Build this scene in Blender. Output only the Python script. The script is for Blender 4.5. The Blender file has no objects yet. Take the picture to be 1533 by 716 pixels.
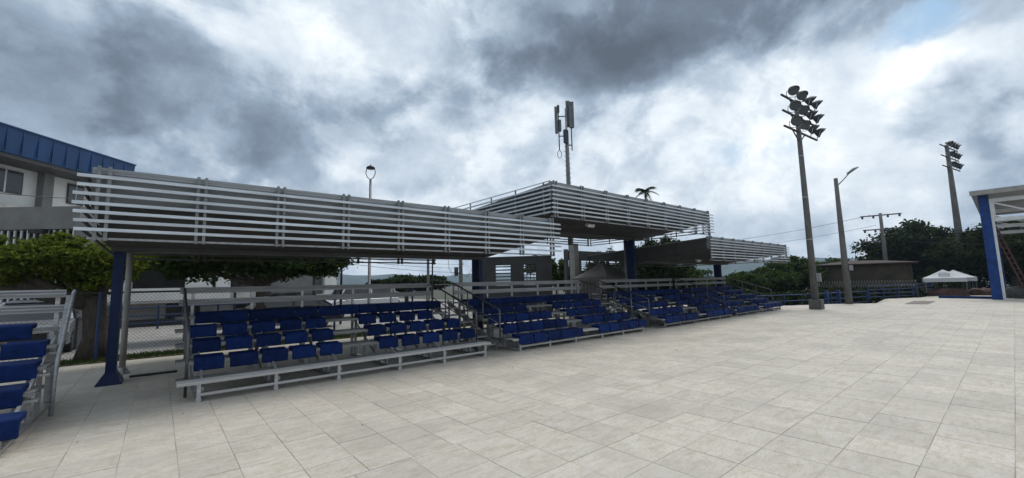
import bpy, math, random
import numpy as np
from mathutils import Vector, Matrix, Quaternion

random.seed(7)
rng = np.random.default_rng(7)
scene = bpy.context.scene
COL = scene.collection
R = math.radians

# ------------------------------------------------------------------ camera
CAM_H = 1.6
cam_d = bpy.data.cameras.new('camera')
cam_d.sensor_width = 36.0
cam_d.lens = 36.0 * 626.78 / 1533.0
cam_d.clip_start = 0.05
cam_d.clip_end = 6000
cam = bpy.data.objects.new('camera', cam_d)
COL.objects.link(cam)
yaw, pitch, roll = R(49.978), R(6.11), R(-1.3745)
fwd = Vector((math.cos(yaw) * math.cos(pitch), math.sin(yaw) * math.cos(pitch), math.sin(pitch)))
r0 = Vector((math.sin(yaw), -math.cos(yaw), 0))
u0 = r0.cross(fwd)
cr = r0 * math.cos(roll) + u0 * math.sin(roll)
cu = u0 * math.cos(roll) - r0 * math.sin(roll)
m = Matrix((cr, cu, -fwd)).transposed().to_4x4()
m.translation = Vector((0, 0, CAM_H))
cam.matrix_world = m
scene.camera = cam


def bearing(px, py):
    """Unit direction from the camera through a point of the photograph (used to lay out distant sky and far landmarks)."""
    d = cr * ((px - 766.5) / 626.78) - cu * ((py - 358.0) / 626.78) + fwd
    return d.normalized()


def far(px, py, dist):
    d = bearing(px, py)
    k = dist / math.hypot(d.x, d.y)
    return Vector((d.x * k, d.y * k, CAM_H + d.z * k))


# ------------------------------------------------------------------ sky and sun
SUN_AZ, SUN_EL = R(10), R(66)      # azimuth measured from +X towards +Y
world = bpy.data.worlds.new('World')
scene.world = world
world.use_nodes = True
nt = world.node_tree
nt.nodes.clear()


class NB:
    """small node builder"""
    def __init__(self, tree): self.t = tree

    def n(self, typ, **kw):
        nd = self.t.nodes.new(typ)
        for k, v in kw.items():
            if hasattr(nd, k) and not k.startswith('i_'):
                setattr(nd, k, v)
        return nd

    def link(self, a, b): self.t.links.new(a, b)

    def math(self, op, a, b=None, c=None, clamp=False):
        nd = self.t.nodes.new('ShaderNodeMath'); nd.operation = op; nd.use_clamp = clamp
        for i, v in enumerate((a, b, c)):
            if v is None: continue
            if isinstance(v, (int, float)): nd.inputs[i].default_value = v
            else: self.link(v, nd.inputs[i])
        return nd.outputs[0]

    def vmath(self, op, a, b=None):
        nd = self.t.nodes.new('ShaderNodeVectorMath'); nd.operation = op
        for i, v in enumerate((a, b)):
            if v is None: continue
            if isinstance(v, (tuple, list, Vector)): nd.inputs[i].default_value = tuple(v)
            else: self.link(v, nd.inputs[i])
        return nd.outputs['Value'] if op in ('DOT_PRODUCT', 'LENGTH') else nd.outputs[0]

    def noise(self, vec, scale, detail=4, rough=.55, dist=0.0):
        nd = self.t.nodes.new('ShaderNodeTexNoise')
        nd.inputs['Scale'].default_value = scale
        nd.inputs['Detail'].default_value = detail
        nd.inputs['Roughness'].default_value = rough
        nd.inputs['Distortion'].default_value = dist
        if vec is not None: self.link(vec, nd.inputs['Vector'])
        return nd

    def ramp(self, fac, stops, interp='LINEAR'):
        nd = self.t.nodes.new('ShaderNodeValToRGB')
        cr_ = nd.color_ramp; cr_.interpolation = interp
        while len(cr_.elements) < len(stops): cr_.elements.new(.5)
        for e, (p, c) in zip(cr_.elements, stops):
            e.position = p
            e.color = (*c, 1) if len(c) == 3 else c
        self.link(fac, nd.inputs[0])
        return nd.outputs[0]

    def maprange(self, v, a, b, c, d, smooth=True):
        nd = self.t.nodes.new('ShaderNodeMapRange')
        nd.interpolation_type = 'SMOOTHSTEP' if smooth else 'LINEAR'
        for i, x in zip((1, 2, 3, 4), (a, b, c, d)): nd.inputs[i].default_value = x
        self.link(v, nd.inputs[0])
        return nd.outputs[0]

    def mix(self, fac, a, b, mode='MIX'):
        nd = self.t.nodes.new('ShaderNodeMix'); nd.data_type = 'RGBA'; nd.blend_type = mode
        for v, s in ((fac, nd.inputs[0]), (a, nd.inputs[6]), (b, nd.inputs[7])):
            if isinstance(v, (int, float)): s.default_value = v
            elif isinstance(v, (tuple, list)): s.default_value = (*v, 1)
            else: self.link(v, s)
        return nd.outputs[2]


w = NB(nt)
tc = w.n('ShaderNodeTexCoord')
dirv = tc.outputs['Generated']
sky = w.n('ShaderNodeTexSky')
sky.sky_type = 'NISHITA'
sky.sun_disc = False
sky.sun_elevation = SUN_EL
sky.sun_rotation = math.pi / 2 - SUN_AZ
sky.air_density = 1.0
sky.dust_density = 2.0
# cloud deck: warped fractal noise in direction space, flattened towards the horizon
flat = w.vmath('MULTIPLY', dirv, (1.0, 1.0, 1.25))
warp = w.noise(flat, 2.4, 3, .5)
warpv = w.vmath('SUBTRACT', warp.outputs['Color'], (.5, .5, .5))


def scaled(v, k):
    nd = w.n('ShaderNodeVectorMath', operation='SCALE'); w.link(v, nd.inputs[0]); nd.inputs['Scale'].default_value = k
    return nd.outputs[0]


cv = w.vmath('ADD', flat, scaled(warpv, .16))
n1 = w.noise(cv, 2.4, 3, .5).outputs['Fac']
n2 = w.noise(cv, 5.8, 6, .6).outputs['Fac']
n3 = w.noise(cv, 12.0, 7, .66).outputs['Fac']
nn2 = w.noise(flat, 7.0, 4, .55)
bdir = w.vmath('ADD', w.vmath('ADD', dirv, scaled(warpv, .10)), scaled(w.vmath('SUBTRACT', nn2.outputs['Color'], (.5, .5, .5)), .13))


def cloud_mass(px, py, rx, ry, lo=.0, hi=2.2):
    """soft mask of one cloud mass standing in that direction of the sky"""
    c = bearing(px, py)
    dr = bearing(px + rx, py) - bearing(px - rx, py); du = bearing(px, py - ry) - bearing(px, py + ry)
    ru, rr = du.length / 2, dr.length / 2
    dr.normalize(); du.normalize()
    off = w.vmath('SUBTRACT', bdir, tuple(c))
    a = w.math('DIVIDE', w.vmath('DOT_PRODUCT', off, tuple(dr)), rr)
    b = w.math('DIVIDE', w.vmath('DOT_PRODUCT', off, tuple(du)), ru)
    q = w.math('ADD', w.math('MULTIPLY', a, a), w.math('MULTIPLY', b, b))
    return w.maprange(q, lo, hi, 1.0, 0.0)


billow = w.maprange(n2, .42, .60, -.5, .5)
val = w.math('ADD', w.math('MULTIPLY_ADD', n1, 0.60, 0.352), w.math('MULTIPLY', billow, .17))
val = w.math('ADD', val, w.math('MULTIPLY_ADD', n3, .42, -.21))
for px, py, rx, ry, k in ((1060, 0, 290, 95, -.40), (920, 80, 120, 50, -.14), (260, 150, 290, 90, -.22), (30, 170, 180, 140, -.18),
                          (500, 225, 150, 60, -.10), (120, 30, 200, 70, -.12), (1440, 165, 100, 48, -.32), (640, 150, 100, 45, -.14),
                          (1510, 265, 90, 70, -.16), (760, 30, 60, 80, -.14),
                          (1250, 200, 190, 110, .14), (560, 45, 130, 70, .12), (250, 235, 130, 22, .14), (720, 200, 120, 60, .12),
                          (1470, 90, 150, 40, .22), (1000, 250, 170, 70, .10), (1200, 340, 220, 60, .10), (560, 250, 100, 30, .10)):
    val = w.math('MULTIPLY_ADD', cloud_mass(px, py, rx, ry), k, val)
cloud = w.ramp(val, [(0.0, (.095, .117, .152)), (.22, (.155, .198, .258)), (.45, (.292, .368, .462)), (.64, (.515, .595, .685)), (.84, (.77, .83, .88)), (1.0, (.95, .965, .97))], 'LINEAR')
cl10 = w.n('ShaderNodeVectorMath', operation='SCALE'); w.link(cloud, cl10.inputs[0]); cl10.inputs['Scale'].default_value = 10.0
gap = w.math('MULTIPLY', w.math('ADD', cloud_mass(1390, 45, 72, 26), w.math('MULTIPLY', cloud_mass(1120, 225, 70, 22), .5)), w.maprange(n2, .42, .66, 1, 0))
gap = w.math('MULTIPLY', gap, .85, clamp=True)
skyc = w.n('ShaderNodeVectorMath', operation='SCALE'); w.link(sky.outputs[0], skyc.inputs[0]); skyc.inputs['Scale'].default_value = 1.0
skyp = w.mix(.75, skyc.outputs[0], (3.3, 5.4, 7.6))
col = w.mix(gap, cl10.outputs[0], skyp)
bg = w.n('ShaderNodeBackground'); bg.inputs['Strength'].default_value = 0.1
w.link(col, bg.inputs['Color'])
wo = w.n('ShaderNodeOutputWorld')
w.link(bg.outputs[0], wo.inputs['Surface'])

sun_d = bpy.data.lights.new('sun', 'SUN')
sun_d.energy = 1.9
sun_d.angle = R(24)
sun_d.color = (1.0, .965, .91)
sun = bpy.data.objects.new('sun', sun_d); COL.objects.link(sun)
sdir = Vector((math.cos(SUN_EL) * math.cos(SUN_AZ), math.cos(SUN_EL) * math.sin(SUN_AZ), math.sin(SUN_EL)))
sun.rotation_euler = sdir.to_track_quat('Z', 'Y').to_euler()
sun.location = (0, 0, 60)

vs = scene.view_settings
vs.view_transform = 'Standard'; vs.look = 'None'; vs.gamma = 1.0; vs.exposure = 0.25
vs.use_curve_mapping = False
scene.render.engine = 'CYCLES'
scene.cycles.use_denoising = True
scene.cycles.max_bounces = 6
scene.cycles.transparent_max_bounces = 12


# ------------------------------------------------------------------ materials
def mat(name, color, rough=.6, metal=0.0, var=.12, scale=6.0, bump=.0, bscale=40.0, color2=None, stretch=(1, 1, 1), spec=.5, island=0.0, detail=5):
    mt = bpy.data.materials.new(name); mt.use_nodes = True
    t = mt.node_tree; b = NB(t)
    p = t.nodes['Principled BSDF']
    p.inputs['Roughness'].default_value = rough
    p.inputs['Metallic'].default_value = metal
    p.inputs['Specular IOR Level'].default_value = spec
    geo = b.n('ShaderNodeNewGeometry')
    v = b.vmath('MULTIPLY', geo.outputs['Position'], stretch)
    nz = b.noise(v, scale, detail, .6)
    c2 = color2 or tuple(c * (1 - 2.2 * var) for c in color)
    cc = b.mix(b.maprange(nz.outputs['Fac'], .3, .72, 0, 1), color, c2)
    if island:
        oi = b.n('ShaderNodeObjectInfo')
        rnd = b.math('FRACT', b.math('ADD', oi.outputs['Random'], geo.outputs['Random Per Island']))
        k = b.math('MULTIPLY_ADD', rnd, island, 1 - island / 2)
        sc = b.n('ShaderNodeVectorMath', operation='SCALE'); b.link(cc, sc.inputs[0]); b.link(k, sc.inputs['Scale'])
        cc = sc.outputs[0]
    b.link(cc, p.inputs['Base Color'])
    b.link(b.math('MULTIPLY_ADD', nz.outputs['Fac'], .25, rough - .12, clamp=True), p.inputs['Roughness'])
    if bump:
        n_b = b.noise(v, bscale, 4, .6)
        bn = b.n('ShaderNodeBump'); bn.inputs['Strength'].default_value = bump; bn.inputs['Distance'].default_value = .01
        b.link(n_b.outputs['Fac'], bn.inputs['Height'])
        b.link(bn.outputs[0], p.inputs['Normal'])
    return mt


M = {}
M['alu'] = mat('brushed_aluminium', (.47, .47, .465), .42, .55, .10, 3, stretch=(.6, 8, 8))
M['alu_dull'] = mat('dull_aluminium', (.30, .30, .295), .5, .4, .14, 3, stretch=(.6, 8, 8))
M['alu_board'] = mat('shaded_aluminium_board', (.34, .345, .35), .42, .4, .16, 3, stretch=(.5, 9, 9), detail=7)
M['shade_plank'] = mat('shade_darkened_plank', (.27, .27, .265), .5, .35, .2, 3, stretch=(.6, 8, 8))  # darker aluminium copy: canopy shade painted into the planks behind the front row
M['foot'] = mat('shade_darkened_foot_plank', (.15, .145, .135), .6, .2, .2, 4, stretch=(.6, 8, 8))  # base colour lowered to paint in the shadow between the seat rows
M['galv'] = mat('galvanised_steel', (.33, .34, .35), .5, .5, .14, 14)
M['slat'] = mat('pale_slat_paint', (.55, .595, .64), .42, .25, .13, 3.5, stretch=(.5, 6, 6), detail=8, island=.14)
M['fascia'] = mat('grey_fascia_sheet', (.175, .183, .183), .6, .1, .16, 2.0, stretch=(.3, 6, 6))
M['parapet'] = mat('grey_corrugated_sheet', (.30, .32, .33), .55, .25, .14, 2.5, stretch=(.4, 12, 12))
M['louvpost'] = mat('grey_louvre_post', (.20, .21, .215), .5, .3, .12, 6)
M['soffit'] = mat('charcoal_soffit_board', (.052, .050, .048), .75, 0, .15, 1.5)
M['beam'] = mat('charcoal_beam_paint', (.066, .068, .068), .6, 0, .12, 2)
M['navy'] = mat('navy_column_paint', (.0028, .014, .068), .5, 0, .2, 7, spec=.25, color2=(.008, .022, .072), detail=9)
M['blue'] = mat('bright_blue_paint', (.007, .046, .20), .5, 0, .18, 2.5, spec=.25)
M['seat'] = mat('blue_seat_plastic', (.003, .0195, .105),   .6, 0, .2, 9, island=.6, spec=.12)
M['railblue'] = mat('blue_railing_paint', (.010, .036, .12), .45, 0, .12, 5)
M['tube'] = mat('dark_handrail_steel', (.13, .133, .14), .45, .6, .12, 10)
M['black'] = mat('black_metal', (.018, .018, .02), .5, .2, .1, 8)
M['white'] = mat('white_plaster', (.74, .74, .71), .8, 0, .06, 1.2)
M['offwhite'] = mat('grubby_white_plaster', (.50, .49, .46), .85, 0, .14, 1.5)
M['greywall'] = mat('grey_render', (.20, .20, .195), .85, 0, .10, 2)
M['darkwall'] = mat('charcoal_render', (.036, .036, .035), .8, 0, .12, 2)
M['whitemetal'] = mat('white_painted_steel', (.62, .64, .65), .45, .1, .06, 3)
M['blueroof'] = mat('blue_roof_sheet', (.005, .046, .15), .5, .0, .14, 1.2, stretch=(1, 1, .2))
M['glass'] = mat('dark_window_glass', (.02, .022, .026), .12, 0, .1, 1, spec=.8)
M['concrete'] = mat('weathered_concrete', (.13, .125, .12), .85, 0, .16, 5, bump=.3, stretch=(1, 1, .35))
M['concrete_lt'] = mat('pale_concrete', (.33, .32, .30), .85, 0, .12, 3)
M['lampglass'] = mat('floodlight_glass', (.07, .085, .10), .25, 0, .05, 3, spec=.35)
M['lampgrey'] = mat('grey_mast_paint', (.13, .14, .145), .6, .1, .14, 1.5)
M['lampbody'] = mat('floodlight_casing', (.028, .029, .031), .55, .1, .1, 8)
M['tarp'] = mat('grey_tent_fabric', (.165, .152, .14), .8, 0, .1, 3)
M['tentwhite'] = mat('white_tent_fabric', (.50, .52, .54), .75, 0, .05, 2)
M['bark'] = mat('rough_bark', (.085, .07, .055), .95, 0, .22, 12, bump=.8, bscale=18, stretch=(1, 1, .4))
M['asphalt'] = mat('worn_street_concrete', (.30, .29, .275), .9, 0, .12, 1.2, bump=.1)
M['soil'] = mat('dark_soil_and_litter', (.075, .066, .05), .95, 0, .2, .6, bump=.4, bscale=6, color2=(.045, .06, .026))
M['brown'] = mat('olive_brown_wall', (.075, .058, .034), .9, 0, .16, .9, color2=(.038, .034, .024), detail=8)
M['rust'] = mat('rusty_roof_sheet', (.05, .028, .022), .9, 0, .2, 1.0, color2=(.03, .02, .017))
M['red'] = mat('faded_red_paint', (.10, .03, .026), .6, 0, .15, 4)
M['redbrown'] = mat('red_brown_tarpaulin', (.075, .035, .025), .8, 0, .2, 4)
M['olive'] = mat('dark_olive_tarpaulin', (.045, .045, .038), .8, 0, .2, 4)
M['carwhite'] = mat('white_car_paint', (.62, .63, .64), .25, 0, .04, 2)
M['carsilver'] = mat('silver_car_paint', (.36, .37, .39), .28, .5, .04, 2)
M['carblack'] = mat('black_car_paint', (.02, .02, .022), .2, 0, .05, 2)
M['tyre'] = mat('tyre_rubber', (.02, .02, .02), .85, 0, .1, 20)
M['chrome'] = mat('chrome_trim', (.62, .63, .64), .18, 1.0, .04, 4)
M['hill'] = mat('wooded_hillside', (.035, .06, .045), .95, 0, .2, .03)
M['emblem'] = mat('dark_printed_emblem', (.05, .07, .09), .7, 0, .05, 3)
M['iron'] = mat('rusty_cover_plate', (.20, .175, .145), .8, .1, .2, 6)
M['grout'] = mat('sandy_filled_joint', (.42, .39, .34), .95, 0, .3, 1.1, color2=(.20, .18, .15), detail=8)


def tile_mat():
    mt = bpy.data.materials.new('travertine_paving'); mt.use_nodes = True
    t = mt.node_tree; b = NB(t); p = t.nodes['Principled BSDF']
    geo = b.n('ShaderNodeNewGeometry'); oi = b.n('ShaderNodeObjectInfo')
    rnd = b.math('FRACT', b.math('ADD', b.math('MULTIPLY', oi.outputs['Random'], 7.13), geo.outputs['Random Per Island']))
    shift = b.n('ShaderNodeCombineXYZ')
    b.link(b.math('MULTIPLY', rnd, 37.0), shift.inputs[0]); b.link(b.math('MULTIPLY', rnd, 91.0), shift.inputs[1])
    pos = b.vmath('ADD', geo.outputs['Position'], shift.outputs[0])
    vein = b.noise(b.vmath('MULTIPLY', pos, (1.3, 4.6, 1)), 3.0, 8, .66, .5).outputs['Fac']
    blot = b.noise(pos, 4.6, 8, .72, .2).outputs['Fac']
    grit = b.noise(b.vmath('MULTIPLY', geo.outputs['Position'], (1, 1.6, 1)), 24.0, 6, .78).outputs['Fac']
    dirt = b.noise(geo.outputs['Position'], .7, 7, .65).outputs['Fac']
    c = b.mix(b.maprange(vein, .42, .68, 0, 1), (.475, .436, .380), (.385, .345, .282))
    c = b.mix(b.maprange(blot, .50, .68, 0, .55), c, (.335, .290, .222))
    c = b.mix(b.maprange(blot, .34, .50, .5, 0), c, (.50, .482, .452))
    c = b.mix(b.maprange(grit, .47, .66, 0, .62), c, (.275, .25, .21))
    c = b.mix(b.maprange(dirt, .44, .64, 0, .55), c, (.335, .312, .272))
    stain = b.noise(geo.outputs['Position'], .23, 9, .7, .4).outputs['Fac']
    c = b.mix(b.maprange(stain, .52, .64, 0, .42), c, (.30, .275, .232))
    spots = b.noise(geo.outputs['Position'], 9.0, 3, .5).outputs['Fac']
    c = b.mix(b.maprange(spots, .68, .74, 0, .35), c, (.22, .20, .17))
    sc = b.n('ShaderNodeVectorMath', operation='SCALE'); b.link(c, sc.inputs[0])
    b.link(b.math('MULTIPLY_ADD', rnd, .15, .98), sc.inputs['Scale'])
    b.link(sc.outputs[0], p.inputs['Base Color'])
    p.inputs['Specular IOR Level'].default_value = .35
    b.link(b.math('MULTIPLY_ADD', blot, .3, .5), p.inputs['Roughness'])
    bn = b.n('ShaderNodeBump'); bn.inputs['Strength'].default_value = .35; bn.inputs['Distance'].default_value = .004
    b.link(b.math('ADD', grit, vein), bn.inputs['Height']); b.link(bn.outputs[0], p.inputs['Normal'])
    return mt


M['tile'] = tile_mat()


def leaf_mat(name, c, c2, trans=.35):
    mt = bpy.data.materials.new(name); mt.use_nodes = True
    t = mt.node_tree; b = NB(t)
    t.nodes.remove(t.nodes['Principled BSDF'])
    geo = b.n('ShaderNodeNewGeometry')
    cl = b.noise(geo.outputs['Position'], 1.3, 3, .6).outputs['Fac']
    k = b.math('ADD', b.math('MULTIPLY', geo.outputs['Random Per Island'], .6), b.math('MULTIPLY_ADD', cl, 1.2, -.4), clamp=True)
    cc = b.mix(k, c, c2)
    d = b.n('ShaderNodeBsdfPrincipled'); d.inputs['Roughness'].default_value = .75; d.inputs['Specular IOR Level'].default_value = .08
    tr = b.n('ShaderNodeBsdfTranslucent')
    b.link(cc, d.inputs['Base Color'])
    b.link(b.mix(.5, cc, (c2[0] * 1.3, c2[1] * 1.4, c2[2] * .6)), tr.inputs['Color'])
    mx = b.n('ShaderNodeMixShader'); mx.inputs[0].default_value = trans
    b.link(d.outputs[0], mx.inputs[1]); b.link(tr.outputs[0], mx.inputs[2])
    b.link(mx.outputs[0], t.nodes['Material Output'].inputs['Surface'])
    return mt


M['leaf_bright'] = leaf_mat('fresh_green_leaves', (.024, .047, .010), (.15, .185, .025), .32)
M['leaf_dark'] = leaf_mat('dark_green_leaves', (.009, .017, .006), (.028, .044, .012), .2)
M['leaf_mid'] = leaf_mat('mid_green_leaves', (.018, .034, .011), (.055, .085, .022), .28)
M['grass'] = leaf_mat('verge_grass_blades', (.025, .04, .012), (.07, .10, .03), .3)


# ------------------------------------------------------------------ mesh helpers
class MB:
    def __init__(self): self.v = []; self.f = []

    def add(self, vs, fs):
        o = len(self.v); self.v += [tuple(p) for p in vs]; self.f += [tuple(i + o for i in f) for f in fs]
        return self

    def box(self, x0, x1, y0, y1, z0, z1):
        return self.add([(x0, y0, z0), (x1, y0, z0), (x1, y1, z0), (x0, y1, z0), (x0, y0, z1), (x1, y0, z1), (x1, y1, z1), (x0, y1, z1)],
                        [(0, 3, 2, 1), (4, 5, 6, 7), (0, 1, 5, 4), (1, 2, 6, 5), (2, 3, 7, 6), (3, 0, 4, 7)])

    def bar(self, p, q, w, h=None):
        p, q = Vector(p), Vector(q); h = h or w
        d = (q - p).normalized()
        s = d.cross(Vector((0, 0, 1)))
        if s.length < 1e-4: s = Vector((1, 0, 0))
        s.normalize(); u = s.cross(d)
        a = [p - s * w / 2 - u * h / 2, p + s * w / 2 - u * h / 2, p + s * w / 2 + u * h / 2, p - s * w / 2 + u * h / 2]
        return self.add(a + [x + (q - p) for x in a], [(0, 1, 2, 3), (7, 6, 5, 4), (0, 4, 5, 1), (1, 5, 6, 2), (2, 6, 7, 3), (3, 7, 4, 0)])

    def tube(self, pts, r, n=8, cap=True):
        pts = [Vector(p) for p in pts]; k = len(pts)
        rs = r if isinstance(r, (list, tuple)) else [r] * k
        vs, fs = [], []
        ref = None
        for i, p in enumerate(pts):
            d = (pts[min(i + 1, k - 1)] - pts[max(i - 1, 0)]).normalized()
            if ref is None:
                ref = d.cross(Vector((0, 0, 1)))
                if ref.length < 1e-3: ref = Vector((1, 0, 0))
            ref = (ref - d * ref.dot(d)).normalized(); b = d.cross(ref)
            for j in range(n):
                a = 2 * math.pi * j / n
                vs.append(p + (ref * math.cos(a) + b * math.sin(a)) * rs[i])
        for i in range(k - 1):
            for j in range(n):
                fs.append((i * n + j, i * n + (j + 1) % n, (i + 1) * n + (j + 1) % n, (i + 1) * n + j))
        if cap:
            fs.append(tuple(range(n - 1, -1, -1))); fs.append(tuple((k - 1) * n + j for j in range(n)))
        return self.add(vs, fs)

    def extrude_x(self, prof, x0, x1, inset=0.0):
        n = len(prof)
        cy = sum(p[0] for p in prof) / n; cz = sum(p[1] for p in prof) / n
        rings = [(x0, inset), (x0 + inset, 0), (x1 - inset, 0), (x1, inset)] if inset else [(x0, 0), (x1, 0)]
        vs, fs = [], []
        for x, s in rings:
            for y, z in prof:
                k = max(math.hypot(y - cy, z - cz), 1e-6)
                vs.append((x, y - (y - cy) / k * s, z - (z - cz) / k * s))
        for i in range(len(rings) - 1):
            for j in range(n):
                fs.append((i * n + j, i * n + (j + 1) % n, (i + 1) * n + (j + 1) % n, (i + 1) * n + j))
        fs.append(tuple(range(n - 1, -1, -1))); fs.append(tuple((len(rings) - 1) * n + j for j in range(n)))
        return self.add(vs, fs)

    def mesh(self, name, material=None, smooth=False):
        me = bpy.data.meshes.new(name); me.from_pydata([tuple(p) for p in self.v], [], self.f); me.update()
        if material: me.materials.append(M[material] if isinstance(material, str) else material)
        if smooth: me.polygons.foreach_set('use_smooth', [True] * len(me.polygons))
        return me

    def build(self, name, material, parent=None, loc=None, smooth=False, rot=None):
        return put(name, self.mesh(name, material, smooth), parent, loc, rot)


def put(name, me, parent=None, loc=None, rot=None, scale=None):
    o = bpy.data.objects.new(name, me); COL.objects.link(o)
    if parent: o.parent = parent
    if loc is not None: o.location = loc
    if rot is not None: o.rotation_euler = rot
    if scale is not None: o.scale = scale
    return o


def tag(o, label=None, cat=None, group=None, kind=None):
    if label: o['label'] = label
    if cat: o['category'] = cat
    if group: o['group'] = group
    if kind: o['kind'] = kind
    return o


def thing(name, label, cat, loc=(0, 0, 0), rz=0.0, group=None):
    o = bpy.data.objects.new(name, None); COL.objects.link(o)
    o.empty_display_size = .2
    o.location = loc; o.rotation_euler = (0, 0, rz)
    return tag(o, label, cat, group)


_unit = {}


def ubox(name, material, parent, lo, hi):
    """axis-aligned box part; all boxes of one material share a mesh"""
    if ('b', material) not in _unit: _unit['b', material] = MB().box(-.5, .5, -.5, .5, -.5, .5).mesh('block_' + material, material)
    c = [(a + b) / 2 for a, b in zip(lo, hi)]; s = [abs(b - a) for a, b in zip(lo, hi)]
    return put(name, _unit['b', material], parent, c, None, s)


def ubar(name, material, parent, p, q, wd, ht=None):
    """square bar part between two points; shared mesh"""
    if ('b', material) not in _unit: _unit['b', material] = MB().box(-.5, .5, -.5, .5, -.5, .5).mesh('block_' + material, material)
    p, q = Vector(p), Vector(q); d = q - p
    o = put(name, _unit['b', material], parent, (p + q) / 2, d.to_track_quat('Y', 'Z').to_euler(), (wd, d.length, ht or wd))
    return o


def urod(name, material, parent, p, q, r):
    """round rod part between two points; shared mesh"""
    if ('r', material) not in _unit: _unit['r', material] = MB().tube([(0, -.5, 0), (0, .5, 0)], 1.0, 10).mesh('rod_' + material, material, False)
    p, q = Vector(p), Vector(q); d = q - p
    return put(name, _unit['r', material], parent, (p + q) / 2, d.to_track_quat('Y', 'Z').to_euler(), (r, d.length, r))


# ------------------------------------------------------------------ ground, plaza, street, hills
tag(MB().box(-3000, 3000, -3000, 3000, -1.2, -.46).build('ground', 'soil'), kind='structure')

PLAZA = [(-14, -30), (62, -30), (62, 3.0), (40.5, 4.25), (37.6, 5.75), (31.5, 5.25), (29.9, 7.0), (27.6, 8.4), (25.8, 9.6), (25.8, 13.85), (-14, 13.85)]


def inside(x, y, poly):
    c = False; n = len(poly)
    for i in range(n):
        (x1, y1), (x2, y2) = poly[i], poly[i - 1]
        if (y1 > y) != (y2 > y) and x < (x2 - x1) * (y - y1) / (y2 - y1) + x1: c = not c
    return c


n = len(PLAZA)
pb = MB().add([(x, y, -.0032) for x, y in PLAZA] + [(x, y, -.5) for x, y in PLAZA],
              [tuple(range(n))] + [(i, i + n, (i + 1) % n + n, (i + 1) % n) for i in range(n)])
plaza = tag(pb.build('plaza', 'grout'), kind='structure')
cells = []
P1, P2, G, SPLIT = .5145, .4285, .0048, 3.803
iy = 0
y = .15 - P1 * 58
while y < SPLIT - .05:
    y1 = min(y + P1, SPLIT)
    x = 3.42 - P1 * 34
    while x < 61.5:
        cells.append((x, y, P1, y1 - y)); x += P1
    y += P1
y = SPLIT
while y < 13.8:
    x = .21 - P2 * 33
    while x < 40:
        cells.append((x, y, P2, P2)); x += P2
    y += P2


def tile_geo(x0, x1, y0, y1, z0, z1, c=.0012):
    v = [(x0, y0, z0), (x1, y0, z0), (x1, y1, z0), (x0, y1, z0), (x0, y0, z1 - c), (x1, y0, z1 - c), (x1, y1, z1 - c), (x0, y1, z1 - c),
         (x0 + c, y0 + c, z1), (x1 - c, y0 + c, z1), (x1 - c, y1 - c, z1), (x0 + c, y1 - c, z1)]
    f = [(8, 9, 10, 11)]
    for i in range(4):
        j = (i + 1) % 4
        f += [(i, j, j + 4, i + 4), (i + 4, j + 4, j + 8, i + 8)]
    return v, f


def seen_size(x, y, a, b):
    """how large the tile is from where one stands (0: behind the view)"""
    d = Vector((x + a / 2, y + b / 2, -CAM_H))
    fw = d.dot(fwd)
    if fw < .6: return 0
    u, v_ = d.dot(cr) / fw, d.dot(cu) / fw
    if abs(u) > 1.3 or v_ < -.64 or v_ > .6: return 0
    return CAM_H / fw ** 3


keep = [c for c in cells if all(inside(px, py, PLAZA) for px, py in ((c[0] + .02, c[1] + .02), (c[0] + c[2] - .02, c[1] + .02), (c[0] + c[2] - .02, c[1] + c[3] - .02), (c[0] + .02, c[1] + c[3] - .02)))]
keep.sort(key=lambda c: -seen_size(*c))
tm = {}
rest = MB()
for i, (x, y, a, b) in enumerate(keep):
    dz = random.uniform(-.0012, .0012)
    if i < 300:
        key = (round(a, 3), round(b, 3))
        if key not in tm:
            me = MB().add(*tile_geo(-a / 2 + G / 2, a / 2 - G / 2, -b / 2 + G / 2, b / 2 - G / 2, -.01, 0)).mesh('paving_tile', 'tile'); tm[key] = me
        put('paving_tile', tm[key], plaza, (x + a / 2 + random.uniform(-.0015, .0015), y + b / 2 + random.uniform(-.0015, .0015), dz), (0, 0, random.uniform(-.003, .003)), (random.uniform(.991, 1.003), random.uniform(.991, 1.003), 1))
    else:
        G = random.uniform(.003, .008)
        v, f = tile_geo(x + G / 2, x + a - G / 2, y + G / 2, y + b - G / 2, -.01, dz)
        rest.add(v, f)
tag(rest.build('paving_tile_field', 'tile', plaza), kind='stuff')

tag(MB().box(-70, 25.6, 13.9, 75, -.4, -.05).build('street', 'asphalt'), kind='structure')
tag(MB().box(-14, 25, 13.88, 14.75, -.06, .015).build('verge_soil', 'soil'), kind='structure')


def blades(name, material, n, x0, x1, y0, y1, z, h, label, cat):
    bx = rng.uniform(x0, x1, n); by = rng.uniform(y0, y1, n); hh = rng.uniform(.5, 1, n) * h; a = rng.uniform(0, 6.28, n)
    lx, ly = rng.normal(0, .4, n) * hh, rng.normal(0, .4, n) * hh
    wv_ = .012
    v = np.zeros((n, 3, 3)); v[:, 0] = np.stack([bx - wv_ * np.cos(a), by - wv_ * np.sin(a), np.full(n, z)], 1)
    v[:, 1] = np.stack([bx + wv_ * np.cos(a), by + wv_ * np.sin(a), np.full(n, z)], 1); v[:, 2] = np.stack([bx + lx, by + ly, z + hh], 1)
    mb = MB(); mb.v = v.reshape(-1, 3).tolist(); mb.f = np.arange(3 * n).reshape(-1, 3).tolist()
    return tag(mb.build(name, material), label, cat, None, 'stuff')


blades('grass', 'grass', 16000, -6, 14, 13.9, 14.7, .01, .11, 'short grass verge along the foot of the wire fence', 'grass')

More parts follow.
